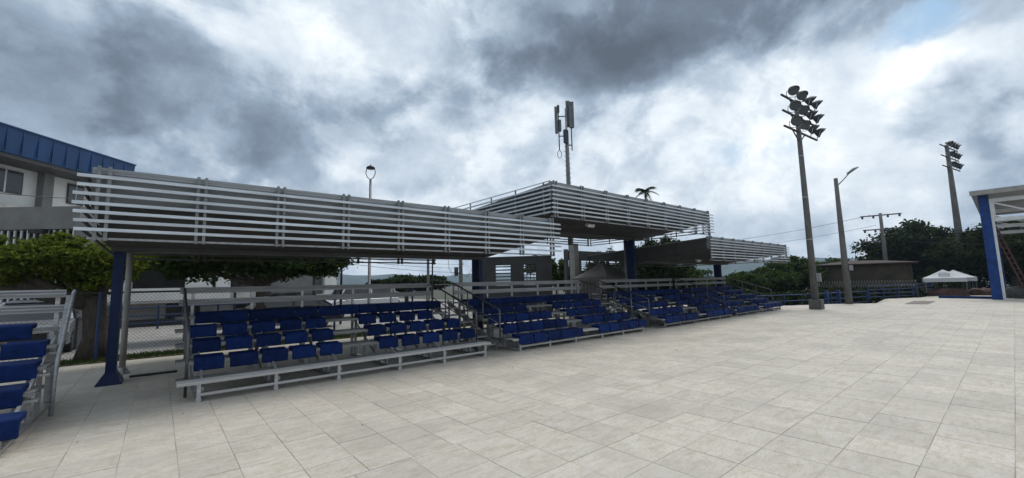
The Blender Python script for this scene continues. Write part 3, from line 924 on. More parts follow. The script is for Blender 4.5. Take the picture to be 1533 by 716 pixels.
t = thing('street_lamp', 'concrete street lamp pole with one curved arm, right of the near floodlight mast', 'street lamp', (30.38, 6.25, 0))
MB().tube([(0, 0, -.05), (0, 0, 3.7), (0, 0, 7.35)], [.185, .145, .102], 12).build('pole', 'concrete', t, smooth=True)
MB().tube([(0, -.1, 6.95), (.03, -.35, 7.2), (.05, -.62, 7.5)], .03, 8).build('arm', 'galv', t, smooth=True)
hd = MB()
hd.add([(-.09, -.55, 7.47), (.19, -.55, 7.47), (.2, -.85, 7.66), (-.1, -.85, 7.66), (-.0, -1.1, 7.78), (.1, -1.1, 7.78), (-.06, -.55, 7.55), (.16, -.55, 7.55), (.15, -.85, 7.77), (-.05, -.85, 7.77), (.02, -1.1, 7.82), (.08, -1.1, 7.82)],
       [(0, 3, 2, 1), (3, 4, 5, 2), (6, 7, 8, 9), (9, 8, 11, 10), (0, 1, 7, 6), (1, 2, 8, 7), (2, 5, 11, 8), (5, 4, 10, 11), (4, 3, 9, 10), (3, 0, 6, 9)])
hdo = hd.build('lamp_head', 'galv', t)
MB().add([(-.05, -.6, 7.49), (.15, -.6, 7.49), (.15, -.86, 7.655), (-.05, -.86, 7.655), (.05, -.73, 7.54)], [(0, 4, 1), (1, 4, 2), (2, 4, 3), (3, 4, 0)]).build('lens', 'lampglass', hdo)
MB().box(-.1, .1, -.34, -.2, 1.9, 2.2).build('meter_box', 'galv', t)

# post-top lantern behind the left canopy
t = thing('street_lamp', 'slim post-top lantern standing behind the left canopy roof', 'street lamp', (6.5, 16.8, -.05))
MB().tube([(0, 0, 0), (0, 0, .6), (0, 0, .62), (0, 0, 6.1)], [.10, .10, .065, .05], 10).build('post', 'tube', t, smooth=True)
for s in (-1, 1):
    MB().tube([(0, 0, 6.1), (s * .10, -s * .08, 6.2), (s * .155, -s * .125, 6.38), (s * .13, -s * .105, 6.56), (s * .09, -s * .07, 6.60)], .018, 7).build('lantern_arm', 'tube', t, smooth=True)
MB().tube([(0, 0, 6.56), (0, 0, 6.60), (0, 0, 6.66), (0, 0, 6.70), (0, 0, 6.75)], [.17, .18, .13, .04, .015], 14).build('lantern_cap', 'black', t, smooth=True)
MB().tube([(0, 0, 6.535), (0, 0, 6.56)], [.10, .12], 12).build('lens', 'lampglass', t)

# telecom mast
am = far(851, 272, 60)
t = thing('telecom_mast', 'telecom mast with panel antennas rising behind the middle canopy', 'antenna mast', (am.x, am.y, -.46))
topz = 27.6
MB().tube([(0, 0, 0), (0, 0, 14), (0, 0, 22.3), (0, 0, 22.35), (0, 0, topz)], [.42, .33, .27, .16, .14], 12).build('pole', 'lampgrey', t, smooth=True)
rv = Vector((r0.x, r0.y, 0)); fv = Vector((fwd.x, fwd.y, 0)).normalized()
for k in range(22):
    z = 14.6 + k * .36
    s = 1 if k % 2 else -1
    ubar('climbing_peg', 'black', t, tuple(rv * s * .2 + Vector((0, 0, z))), tuple(rv * s * .46 + Vector((0, 0, z))), .05)
def antenna(dx, z0_, z1_, wd, off=0.0):
    c_ = rv * dx + fv * off
    o = MB().box(-wd / 2, wd / 2, -.11, .11, z0_, z1_).build('panel_antenna', 'lampgrey', t, (c_.x, c_.y, 0), rot=(0, 0, math.atan2(rv.y, rv.x)))
    ubox('connector_cap', 'black', o, (-wd * .35, -.09, z0_ - .12), (wd * .35, .09, z0_ - .002))
antenna(-1.45, 23.9, 27.9, .42); antenna(-.95, 24.3, 26.0, .5, .3); antenna(.78, 24.6, 28.5, .72, -.2); antenna(.35, 25.0, 28.9, .55, .35); antenna(-1.05, 27.2, 28.3, .34, .4)
for dx, za, zb in ((-1.12, 21.3, 28.0), (.72, 21.2, 28.2)):
    p = rv * dx
    urod('antenna_pipe', 'black', t, (p.x, p.y, za), (p.x, p.y, zb), .085)
for z in (26.4, 23.4): 
    p = rv * -1.15
    urod('outrigger', 'black', t, (p.x, p.y, z), (0, 0, z), .08)
for z in (25.2, 22.0):
    p = rv * .75
    urod('outrigger', 'black', t, (p.x, p.y, z), (0, 0, z), .08)
MB().tube([tuple(rv * a + Vector((0, 0, z))) for a, z in ((-1.12, 21.4), (-1.4, 20.9), (-1.4, 20.4), (-1.12, 20.0), (-.85, 20.4), (-.85, 20.9), (-1.12, 21.4))], .05, 6).build('cable_loop', 'black', t)
MB().box(-.35, .35, -.2, .2, 22.2, 24.2).build('radio_unit', 'lampbody', t, tuple(-rv * .15 + fv * -.3))

# utility pole with crossarms at the right
up_ = far(1331, 432, 55)
ua = Vector((.25, -1, 0)).normalized()
t = thing('utility_pole', 'wooden utility pole with three crossarms in front of the dark trees', 'utility pole', (up_.x, up_.y, -.46))
MB().tube([(0, 0, 0), (0, 0, 8.15)], [.2, .13], 10).build('pole', 'concrete', t, smooth=True)
for z, L, so in ((7.95, 1.55, .0), (6.55, 1.45, 0), (5.4, .95, .75)):
    c_ = ua * -so
    ubar('crossarm', 'concrete', t, tuple(c_ - ua * L + Vector((0, 0, z))), tuple(c_ + ua * L + Vector((0, 0, z))), .13, .11)
    for s in (-.9, -.35, .35, .9):
        q = c_ + ua * L * s
        urod('insulator', 'lampbody', t, (q.x, q.y, z - .26), (q.x, q.y, z - .055), .085)
WIRE_POLE = Vector((up_.x, up_.y, -.46))


def wire(label, a, b, sag, r=.02):
    a, b = Vector(a), Vector(b); pts = []
    for i in range(17):
        s = i / 16; p = a.lerp(b, s); p.z -= sag * 4 * s * (1 - s); pts.append(p - a)
    o = MB().tube(pts, r, 5).build('overhead_wire', 'black', None, tuple(a))
    tag(o, label, 'wire', 'overhead wires')


wire('upper overhead wire sloping left from the wooden utility pole', WIRE_POLE + Vector((0, .8, 8.05)), far(1075, 362, 66), .3, .018)
wire('lower overhead wire sloping left from the wooden utility pole', WIRE_POLE + Vector((0, .4, 7.0)), far(1070, 372, 66), .4, .014)
wire('overhead wire running right from the wooden utility pole past the trees', WIRE_POLE + Vector((0, -1.0, 5.4)), far(1560, 360, 50), .35, .018)

# poles seen under the left canopy
def plain_pole(label, px, dist, zt, r, material='black', cat='pole'):
    p = far(px, 420, dist)
    t = thing('street_pole', label, cat, (p.x, p.y, -.46))
    MB().tube([(0, 0, 0), (0, 0, zt * .5), (0, 0, zt)], [r, r * .92, r * .85], 9).build('shaft', material, t, smooth=True)
    MB().tube([(0, 0, 0), (0, 0, .3)], r * 1.6, 9).build('base_collar', material, t)
    return t
plain_pole('thin dark pole left of the lantern post, under the left canopy', 511, 21, 4.6, .055)
plain_pole('thin grey pole in the middle gap under the left canopy', 641, 26, 5.2, .09, 'concrete')
plain_pole('very thin pole beside the grey pole under the left canopy', 647.5, 25, 5.2, .05)
pu = far(690, 420, 34)
t = thing('utility_pole', 'utility pole with transformer brackets just left of the right navy column', 'utility pole', (pu.x, pu.y, -.46))
MB().tube([(0, 0, 0), (0, 0, 7.2)], [.17, .12], 10).build('pole', 'concrete', t, smooth=True)
MB().tube([(-.3, .2, 2.8), (-.3, .2, 3.5)], .16, 10).build('transformer', 'lampbody', t, smooth=True)
for k in range(3):
    urod('bracket', 'black', t, (0, 0, 3.0 + .35 * k), (-.45 + .3 * k, .35 - .25 * k, 3.05 + .35 * k), .04)
for s in (-1, 1):
    MB().tube([tuple(rv * s * .1 + Vector((0, 0, 3.0))), tuple(rv * s * .5 + Vector((0, 0, 2.7))), tuple(rv * s * .95 + Vector((0, 0, 3.4))), tuple(rv * s * 1.0 + Vector((0, 0, 4.4)))], .018, 5).build('drop_cable', 'black', t)
for k, (dy, z) in enumerate(((0, 4.15), (.0, 3.85), (.0, 3.5))):
    wire(('top', 'middle', 'lowest')[k] + ' overhead wire seen in the gap under the left canopy', far(480, 380 + 5 * k, 22), (pu.x, pu.y, z - .9), .12, .012)

# ------------------------------------------------------------------ fences and railings
t = thing('wire_fence', 'black chain-link fence behind the bleachers along the grass verge', 'fence', (0, 14.3, 0))
fx0, fx1, fh = -7.0, 14.0, 1.62
urod('top_rail', 'black', t, (fx0, 0, fh), (fx1, 0, fh), .026)
urod('bottom_wire', 'black', t, (fx0, 0, .06), (fx1, 0, .06), .006)
for k in range(8):
    x = fx0 + .4 + k * 2.75
    urod('fence_post', 'railblue', t, (x, .0, -.05), (x, .0, fh + .02), .034)
mb = MB(); s = .085
k = 0
x = fx0 - fh
while x < fx1:
    for sg in (1, -1):
        a, b = (x, .05), (x + fh - .08, fh)
        xa, xb = (a[0], b[0]) if sg > 0 else (b[0], a[0])
        za, zb = a[1], b[1]
        # clip to the fence length
        if min(xa, xb) < fx0 or max(xa, xb) > fx1: continue
        mb.add([(xa - .0028, .0, za), (xa + .0028, .0, za), (xa, .004, za), (xb - .0028, .0, zb), (xb + .0028, .0, zb), (xb, .004, zb)], [(0, 1, 4, 3), (1, 2, 5, 4), (2, 0, 3, 5)])
    x += s
tag(mb.build('wire_mesh', 'lampbody', t), kind='stuff')


def railing(label, pts, h=1.05, step=2.0, rails=(.98, .62, .28), loop=None):
    a0 = Vector(pts[0])
    t = thing('railing', label, 'railing', tuple(a0), 0, 'blue pipe railings')
    for i in range(len(pts) - 1):
        p, q = Vector(pts[i]) - a0, Vector(pts[i + 1]) - a0
        L = (q - p).length; nseg = max(1, round(L / step))
        for z in rails: urod('rail', 'railblue', t, tuple(p + Vector((0, 0, z))), tuple(q + Vector((0, 0, z))), .032)
        for k in range(nseg + (1 if i == len(pts) - 2 else 0)):
            s_ = p.lerp(q, k / nseg)
            ubox('rail_post', 'railblue', t, (s_.x - .04, s_.y - .04, s_.z), (s_.x + .04, s_.y + .04, s_.z + h))
    return t


railing('blue railing across the street in front of the white house', [(-4.5, 25.3, -.05), (9, 25.3, -.05)], 1.05, 2.2)
railing('blue railing beyond the plaza edge behind the light poles', [(25.5, 11.0, -.46), (30.9, 8.2, -.46), (36.9, 6.6, -.46)], 1.05, 1.9)
railing('blue railing leading away towards the white tents', [(36.6, 6.45, -.08), (41, 4.75, -.08), (50, 4.6, -.08)], 1.0, 1.5, (.95, .7, .45, .2))
railing('blue railing along the far end of the plaza right of the tents', [(61.3, 2.6, -.05), (61.3, -9, -.05)], 1.1, 2.2)
for x, y in ((33.2, 7.75),):
    t = thing('gate_panel', 'blue gate panel set in the railing beyond the light poles', 'gate', (x, y, -.46), R(-15))
    for z in (.12, .4, .7, 1.0): urod('bar', 'railblue', t, (-.62, -.12, z), (.62, -.12, z), .03)
    for xx in (-.66, .66): ubox('post', 'railblue', t, (xx - .09, -.21, 0), (xx + .09, -.03, 1.15))

# razor wire fence by the brown building
pA, pB = far(1222, 424, 40), far(1372, 424, 40)
t = thing('razor_wire_fence', 'fence topped with coiled razor wire in front of the brown building', 'fence', (pA.x, pA.y, -.46))
dv = (pB - pA); dv.z = 0; L = dv.length; dn = dv.normalized(); pn = Vector((-dn.y, dn.x, 0))
for k in range(6):
    q = dn * L * k / 5
    ubox('fence_post', 'lampbody', t, (q.x - .04, q.y - .04, 0), (q.x + .04, q.y + .04, 1.45))
pts = []
for i in range(700):
    a = i * .32; s_ = i / 699 * L
    pts.append(dn * s_ + pn * (.2 * math.cos(a)) + Vector((0, 0, 1.45 + .22 * math.sin(a))))
MB().tube(pts, .0055, 4).build('razor_coil', 'galv', t)
for z in (.3, .8, 1.3): urod('fence_wire', 'lampbody', t, (0, 0, z), tuple(dn * L + Vector((0, 0, z))), .012)

# ------------------------------------------------------------------ buildings
# hall with the blue roof at the left; its facade runs away from the viewer
fvx = Vector((math.cos(yaw), math.sin(yaw), 0)); lvx = Vector((-math.sin(yaw), math.cos(yaw), 0))
HB = lvx * 22 + fvx * 18.0          # foot of the facade where the photo's left edge cuts it
t = thing('sports_hall', 'large white hall with a deep blue roof edge behind the left canopy', 'building', (HB.x, HB.y, -.05), yaw)
# local x runs along the facade (away), local y to the back of the hall
ubox('wall', 'white', t, (-14, .9, 0), (4.9, 14, 7.70))
v = [(-16, -.55, 7.74), (5.2, -.55, 7.74), (5.2, 14.5, 7.74), (-16, 14.5, 7.74), (-16, -.62, 8.85), (5.25, -.62, 8.85), (5.25, 14.5, 8.85), (-16, 14.5, 8.85)]
rf = MB().add(v, [(0, 3, 2, 1), (4, 5, 6, 7), (0, 1, 5, 4), (1, 2, 6, 5), (2, 3, 7, 6), (3, 0, 4, 7)]).build('roof', 'blueroof', t)
for k in range(35):
    x = -15.8 + k * .6
    ubox('rib', 'blueroof', rf, (x - .010, -.625, 7.78), (x + .010, -.58, 8.84))
ubox('ridge_strip', 'blueroof', rf, (-16, -.66, 8.86), (5.28, -.58, 8.92))
ubox('soffit', 'beam', t, (-16, -.5, 7.56), (5.15, .9, 7.73))
for k, x in enumerate((-6.2, -2.2, 2.0, 4.65)):
    ubox('pilaster', 'greywall', t, (x - .22, .55, 0), (x + .22, .9, 7.55))
for x0, x1, z0, z1 in ((-.2, 1.15, 6.32, 7.36), (3.15, 3.95, 6.32, 7.36), (-4.6, -3.3, 6.32, 7.36)):
    wdw = ubox('window', 'beam', t, (x0, .82, z0), (x1, .905, z1))
    for k in range(2):
        a = x0 + .06 + k * (x1 - x0) / 2; ubox('pane', 'glass', wdw, (0, 0, 0), (1, 1, 1)); bpy.data.objects.remove(bpy.data.objects[-1]) if False else None
ubox('ledge', 'offwhite', t, (-14, .3, 5.2), (1.75, .9, 5.72))
# window panes as their own meshes
for o in [c for c in t.children if c.name.startswith('window')]:
    for ch in list(o.children): bpy.data.objects.remove(ch)
    for k in range(2):
        ubox('pane', 'glass', o, (-.46 + k * .48, -.62, -.45), (-.02 + k * .48, -.515, .45))
    ubox('mullion', 'whitemetal', o, (-.04, -.72, -.5), (.01, -.53, .5))

# lower grey annex with its picket gates
AN = far(55, 400, 19.5)
t = thing('grey_annex', 'low grey annex wall with white picket bars behind the bright tree', 'building', (AN.x, AN.y, -.05), yaw - R(88))
ubox('fascia', 'greywall', t, (-9, 0, 3.69), (1.15, 1.2, 4.40))
ubox('wall', 'darkwall', t, (-9, .5, 0), (1.1, 1.1, 3.68))
for k in range(51):
    x = -8.9 + k * .197
    ubox('picket_bar', 'whitemetal', t, (x - .024, .05, .1), (x + .024, .09, 3.67))
ubox('bar_rail', 'whitemetal', t, (-9, .095, 2.1), (1.1, .13, 2.2))
ubox('pier', 'greywall', t, (1.16, -.12, 0), (1.5, .4, 3.95))
lam = ubox('wall_lamp', 'black', t, (-.2, -.16, 3.55), (.25, -.01, 3.67))

# white house across the street
t = thing('white_house', 'white house with a balcony parapet behind the blue street railing', 'house', (-6, 27, -.05))
ubox('wall', 'offwhite', t, (-6, 1.0, 0), (10.5, 9, 1.55))
ubox('balcony_parapet', 'white', t, (2.4, .1, 1.25), (8.6, .28, 1.85))
ubox('balcony_slab', 'offwhite', t, (-6, .12, 1.12), (10.4, 1.6, 1.24))
ubox('upper_wall', 'darkwall', t, (-6, 2.4, 1.56), (10.5, 9, 4.6))
ubox('roof_slab', 'offwhite', t, (-6, .3, 4.6), (10.6, 9, 4.9))
for x0, x1 in ((4.6, 4.95), (7.0, 8.15), (8.3, 8.95), (-1.0, -.5)):
    ubox('pillar', 'white', t, (x0, .5, 1.86 if x1 < 8.6 and x0 > 2.4 else 1.25), (x1, .95, 4.59))
for x0, x1 in ((6.3, 6.95), (7.05, 7.7), (3.2, 3.9), (9.2, 9.8)):
    wdw = ubox('window', 'railblue', t, (x0, .93, .35), (x1, .995, 1.05))
    ubox('pane', 'glass', wdw, (-.42, -.7, -.42), (.42, -.52, .42))
ubox('planter', 'darkwall', t, (2.0, .3, 0), (10.4, .9, .32))

# grey block and white pillar further along the street
bA = far(440, 410, 36); 
t = thing('grey_block', 'plain grey block with a white pillar under the left canopy', 'building', (bA.x, bA.y, -.05), 0)
ubox('wall', 'greywall', t, (-3.2, 0, 0), (1.35, 7, 6.5))
ubox('wall_edge', 'darkwall', t, (1.36, -.02, 0), (1.55, 6.9, 6.4))
ubox('pillar', 'white', t, (2.1, -.5, 0), (2.75, .15, 6.5))
ubox('side_wall', 'white', t, (2.76, .0, 0), (3.15, 5, 6.3))
ubox('door', 'black', t, (-2.3, -.045, .05), (-1.5, -.004, 2.1))
ubox('low_wall', 'offwhite', t, (-9, -2.6, 0), (5.5, -2.35, 1.25))

# grey screen wall with louvred openings behind the middle of the stands
wa, wb = Vector(far(722, 400, 24.2)), Vector(far(826, 400, 23.8)); wa.z = wb.z = -.05
d_ = wb - wa; L = d_.length
t = thing('screen_wall', 'charcoal screen wall with two slatted openings behind the second bleacher', 'wall', tuple(wa), math.atan2(d_.y, d_.x))
o1, o2 = (L * .19, L * .41), (L * .60, L * .77)
hz0, hz1, ht_ = 1.55, 2.72, 3.15
for x0, x1 in ((0, o1[0]), (o1[1], o2[0]), (o2[1], L)): ubox('wall_panel', 'darkwall', t, (x0, 0, 0), (x1, .22, ht_))
for x0, x1 in (o1, o2):
    ubox('sill_panel', 'darkwall', t, (x0 + .002, .004, 0), (x1 - .002, .216, hz0)); ubox('lintel_panel', 'darkwall', t, (x0 + .002, .004, hz1), (x1 - .002, .216, ht_ - .002))
for k in range(6): ubox('slat', 'beam', t, (o1[0] + .003, .06, hz0 + .10 + k * .19), (o1[1] - .003, .12, hz0 + .17 + k * .19))
for k in range(7): ubox('slat', 'beam', t, (o2[0] + .003, .06, hz0 + .06 + k * .165), (o2[1] - .003, .12, hz0 + .12 + k * .165))
for k in range(4): ubox('upright', 'beam', t, (o2[0] + .14 + k * .2, .125, hz0), (o2[0] + .18 + k * .2, .17, hz1))
ubox('coping', 'beam', t, (-.05, -.04, ht_ + .002), (L + .05, .26, ht_ + .06))

# rear beam and louvres behind the grey tent
t = thing('rear_screen', 'charcoal beam with slats behind the grey tent, left of the tall navy column', 'screen', (15.95, 14.6, 0))
ubox('band', 'darkwall', t, (.1, 0, 2.74), (5.1, .25, 3.24))
for k in range(5): ubox('slat', 'beam', t, (.1, .06, 2.18 + k * .105), (5.1, .10, 2.215 + k * .105))
for x in (.0, 1.0, 2.5, 5.1): ubox('post', 'beam', t, (x - .08, .02, 0), (x + .08, .2, 2.73 if 0 < x < 5 else 3.3))

# brown building beyond the plaza
bL, bR = far(1228, 420, 47), far(1366, 420, 47); bL.z = bR.z = -.46
d_ = bR - bL; L = d_.length; an = math.atan2(d_.y, d_.x)
t = thing('brown_building', 'low olive-brown building with a rusty roof behind the street lamp pole', 'building', tuple(bL), an)
ubox('wall', 'brown', t, (0, 0, 0), (L, 6, 2.95))
for x in (.02, L * .3, L * .5, L * .8, L - .02): ubox('pilaster', 'brown', t, (x - .09, -.06, 0), (x + .09, -.002, 2.9))
ubox('ledge', 'brown', t, (.1, -.10, 2.45), (L * .42, -.062, 2.53))
MB().add([(-.4, -.4, 2.97), (L + .5, -.4, 2.97), (L + .5, 6.5, 3.0), (-.4, 6.5, 3.0), (L * .3, 3, 3.45), (L * .7, 3, 3.38), (-.4, -.4, 3.06), (L + .5, -.4, 3.06)],
         [(0, 1, 2, 3), (6, 7, 5, 4), (7, 2, 5), (2, 3, 4, 5), (3, 6, 4), (0, 1, 7, 6)]).build('roof', 'rust', t)

# ------------------------------------------------------------------ stage roof at the right edge
GX, GY = 37.75, .78
t = thing('stage_roof', 'blue-columned stage roof with white steel trusses at the right edge', 'stage', (GX, GY, 0))
gh = 6.2
for yy in (0, -11.5):
    c = MB().box(-.15, .15, yy - .21, yy + .21, 0, gh).build('column', 'blue', t)
    ubox('edge_strip', 'whitemetal', t, (-.11, yy - .33, 0), (.11, yy - .212, gh - .25))
    MB().box(8.7, 9.2, yy - .3, yy + .3, 0, gh - .5).build('column', 'blue', t)
def truss(x, z, h, y0, y1, nb, nm):
    a, b = (x, y0, z), (x, y1, z)
    ubar('top_chord', 'whitemetal', t, (x, y0, z), (x, y1, z), .16, .22)
    ubar('bottom_chord', 'whitemetal', t, (x, y0, z - h), (x, y1, z - h), .16, .22)
    for k in range(nb + 1):
        yk = y0 + (y1 - y0) * k / nb
        ubar('web_upright', 'whitemetal', t, (x, yk, z - h + .112), (x, yk, z - .112), .12)
        if k < nb:
            yn = y0 + (y1 - y0) * (k + 1) / nb
            ubar('web_diagonal', 'whitemetal', t, (x + .02, yk, z - .12), (x + .02, yn, z - h + .12), .08)
truss(-.0, 5.85, 1.15, -.34, -11.2, 6, 'front')
truss(4.4, 5.6, 1.0, .2, -11.2, 6, 'middle')
truss(8.95, 5.35, .9, -.3, -11.2, 6, 'rear')
for yy in (-.0, -3.6, -7.4, -11.3): ubar('purlin', 'whitemetal', t, (.1, yy - .1, 6.12), (9.2, yy - .1, 5.72), .14, .16)
MB().add([(-.75, .45, 6.22), (9.7, .45, 5.80), (9.7, -12, 5.80), (-.75, -12, 6.22), (-.75, .45, 6.40), (9.7, .45, 5.95), (9.7, -12, 5.95), (-.75, -12, 6.40)],
         [(0, 3, 2, 1), (4, 5, 6, 7), (0, 1, 5, 4), (1, 2, 6, 5), (2, 3, 7, 6), (3, 0, 4, 7)]).build('roof_sheet', 'galv', t)
ubox('fascia', 'concrete_lt', t, (-.80, -12, 6.18), (-.752, .5, 6.45))

# red leaning lattice under the stage roof
t = thing('red_ladder', 'faded red steel ladder leaning diagonally under the stage roof', 'ladder', (40.0, .57, 0))
a, b = Vector((0, .0, 4.5)), Vector((0, -1.09, 0.06))
for off in (-.18, .18):
    ubar('stile', 'red', t, tuple(a + Vector((0, off * .6, off * .15))), tuple(b + Vector((0, off * .6, 0))), .09, .07)
for k in range(14):
    q = a.lerp(b, (k + .5) / 14); ubar('rung', 'red', t, tuple(q + Vector((0, -.105, -.03))), tuple(q + Vector((0, .105, .03))), .045)


def lump(name, label, cat, loc, sx, sy, sz, material, seed, folds=5, rz=0, group=None):
    """a creased, slumped bundle"""
    mb = MB(); nu, nv = 34, 12; vs2 = []
    g = random.Random(seed); ph = [g.uniform(0, 6.28) for _ in range(6)]
    for i in range(nv + 1):
        th = math.pi * .5 * i / nv
        for j in range(nu):
            a = 2 * math.pi * j / nu
            rr = 1 + .10 * math.sin(folds * a + ph[0]) + .06 * math.sin(9 * a + ph[1] + 3 * th)
            zz = math.sin(th) ** .55
            k = math.cos(th) ** .55 if th < math.pi / 2 - 1e-6 else 0
            zn = 1 + .22 * math.sin(2 * a + ph[2]) * k + .12 * math.sin(5 * a + 4 * th + ph[3])
            vs2.append((sx * rr * k * math.cos(a), sy * rr * k * math.sin(a), sz * zz * zn * (1 if i else 0)))
    fs2 = [(i * nu + j, i * nu + (j + 1) % nu, (i + 1) * nu + (j + 1) % nu, (i + 1) * nu + j) for i in range(nv) for j in range(nu)]
    o = mb.add(vs2, fs2).build(name, material, None, loc, True, (0, 0, rz))
    return tag(o, label, cat, group)


lump('tarpaulin_bundle', 'dark olive tarpaulin bundle on the ground behind the blue stage column', 'tarpaulin', (40.2, -.95, 0), 1.0, 1.5, .62, 'olive', 1)
lump('tarpaulin_bundle', 'red-brown folded tarpaulin under the front white tent', 'tarpaulin', (43.4, 3.3, 0), .8, 1.15, .50, 'redbrown', 2)
lump('tarpaulin_bundle', 'smaller red-brown tarpaulin roll right of the front tent', 'tarpaulin', (45.2, 1.6, 0), .8, .9, .45, 'redbrown', 3)
q0, q1 = Vector((39.4, 3.35, 0)), Vector((38.6, .95, 0))
t = thing('blue_beam', 'long blue beam lying on the ground left of the stage column', 'beam', tuple(q0))
ubar('web', 'blue', t, (0, 0, .075), tuple(q1 - q0 + Vector((0, 0, .075))), .06, .11)
for z in (.01, .14): ubar('flange', 'blue', t, (0, 0, z), tuple(q1 - q0 + Vector((0, 0, z))), .2, .019)

t = thing('cover_plate', 'brownish rectangular cover plate set in the plaza before the tents', 'cover plate', (32.9, 3.55, 0))
ubox('rim', 'galv', t, (-1.75, -.48, -.01), (1.75, .48, .006))
for k in range(7): ubox('plate_panel', 'iron', t, (-1.7 + k * .486, -.44, .006), (-1.7 + k * .486 + .478, .44, .016))


# ------------------------------------------------------------------ tents
def tent(name, label, loc, half, eave, apex, material, leg, rz=0, val=.2, group=None):
    t = thing(name, label, 'tent', loc, rz, group)
    N = 8; vs2, fs2 = [], []
    # four roof panels sagging slightly between the hips
    roof = MB()
    for s in range(4):
        ca, sa = [(1, 0), (0, 1), (-1, 0), (0, -1)][s]
        def rot(x, y): return (x * ca - y * sa, x * sa + y * ca)
        grid = []
        for i in range(N + 1):
            f_ = i / N
            row = []
            for j in range(N + 1):
                u = (j / N * 2 - 1) * (1 - f_)
                x, y = half * (1 - f_), half * u
                z = eave + (apex - eave) * f_ ** 1.12 - .06 * math.sin(math.pi * f_) * (1 - (u / max(1 - f_, 1e-3)) ** 2 if f_ < 1 else 0)
                row.append((*rot(x, y), z))
            grid += row
        roof.add(grid, [(i * (N + 1) + j, i * (N + 1) + j + 1, (i + 1) * (N + 1) + j + 1, (i + 1) * (N + 1) + j) for i in range(N) for j in range(N)])
    roof.build('roof', material, t)
    for s in range(4):
        ca, sa = [(1, 0), (0, 1), (-1, 0), (0, -1)][s]
        v_ = MB(); pts = []
        for j in range(N + 1):
            u = (j / N * 2 - 1) * half
            o_ = half + .012 + .012 * math.sin(j * 2.1)
            pts.append((o_ * ca - u * sa, o_ * sa + u * ca))
        v_.add([(x, y, eave) for x, y in pts] + [(x * 1.004, y * 1.004, eave - val) for x, y in pts], [(j, j + 1, j + N + 2, j + N + 1) for j in range(N)])
        v_.build('valance', material, t)
    for sx in (-1, 1):
        for sy in (-1, 1):
            h_ = half - .06
            ubox('leg', leg, t, (sx * h_ - .025, sy * h_ - .025, 0), (sx * h_ + .025, sy * h_ + .025, eave - .01))
            ubox('foot', leg, t, (sx * h_ - .06, sy * h_ - .06, 0), (sx * h_ + .06, sy * h_ + .06, .012))
    return t


gt = tent('pop_up_tent', 'dark grey pop-up tent standing behind the bleachers in the middle', (16.2, 12.6, 0), 1.05, 1.80, 2.52, 'tarp', 'black', 0, .2)
for k in range(15):
    ubox('side_curtain', 'tarp', gt, (-1.0 - .025 * (k % 2), -1.0 + k * .105, .05), (-.985 - .025 * (k % 2), -1.0 + k * .105 + .10, 1.62))
wt = tent('pop_up_tent', 'front white pop-up tent with a printed emblem near the stage', (44.0, 3.36, 0), 1.08, 1.28, 1.90, 'tentwhite', 'lampgrey', R(8), .28, 'white tents near the stage')
tent('pop_up_tent', 'second white pop-up tent half hidden behind the emblem tent', (46.6, 3.0, 0), 1.08, 1.28, 1.86, 'tentwhite', 'lampgrey', R(8), .28, 'white tents near the stage')
# emblem printed on the panel facing the plaza
em = MB()
pl = lambda u, v: (-1.08 * (1 - v) - .03, u * .8, 1.28 + .62 * v ** 1.12 + .012)
ring_o = [pl(.36 * math.cos(a) , .44 + .20 * math.sin(a)) for a in np.linspace(0, 2 * math.pi, 25)[:-1]]
ring_i = [pl(.28 * math.cos(a) , .44 + .15 * math.sin(a)) for a in np.linspace(0, 2 * math.pi, 25)[:-1]]
em.add(ring_o + ring_i, [(i, (i + 1) % 24, (i + 1) % 24 + 24, i + 24) for i in range(24)])
em.build('emblem_ring', 'emblem', wt)
MB().add([pl(.14, .53), pl(-.16, .53), pl(-.16, .49), pl(.14, .49), pl(-.09, .49), pl(.07, .34), pl(.12, .34), pl(-.14, .49)], [(0, 1, 2, 3), (4, 5, 6, 7)]).build('emblem_mark', 'emblem', wt)
for k in range(8):
    u = -.42 + k * .11
    MB().add([pl(u, .15), pl(u + .06, .15), pl(u + .06, .20), pl(u, .20)], [(0, 1, 2, 3)]).build('emblem_letter', 'emblem', wt)


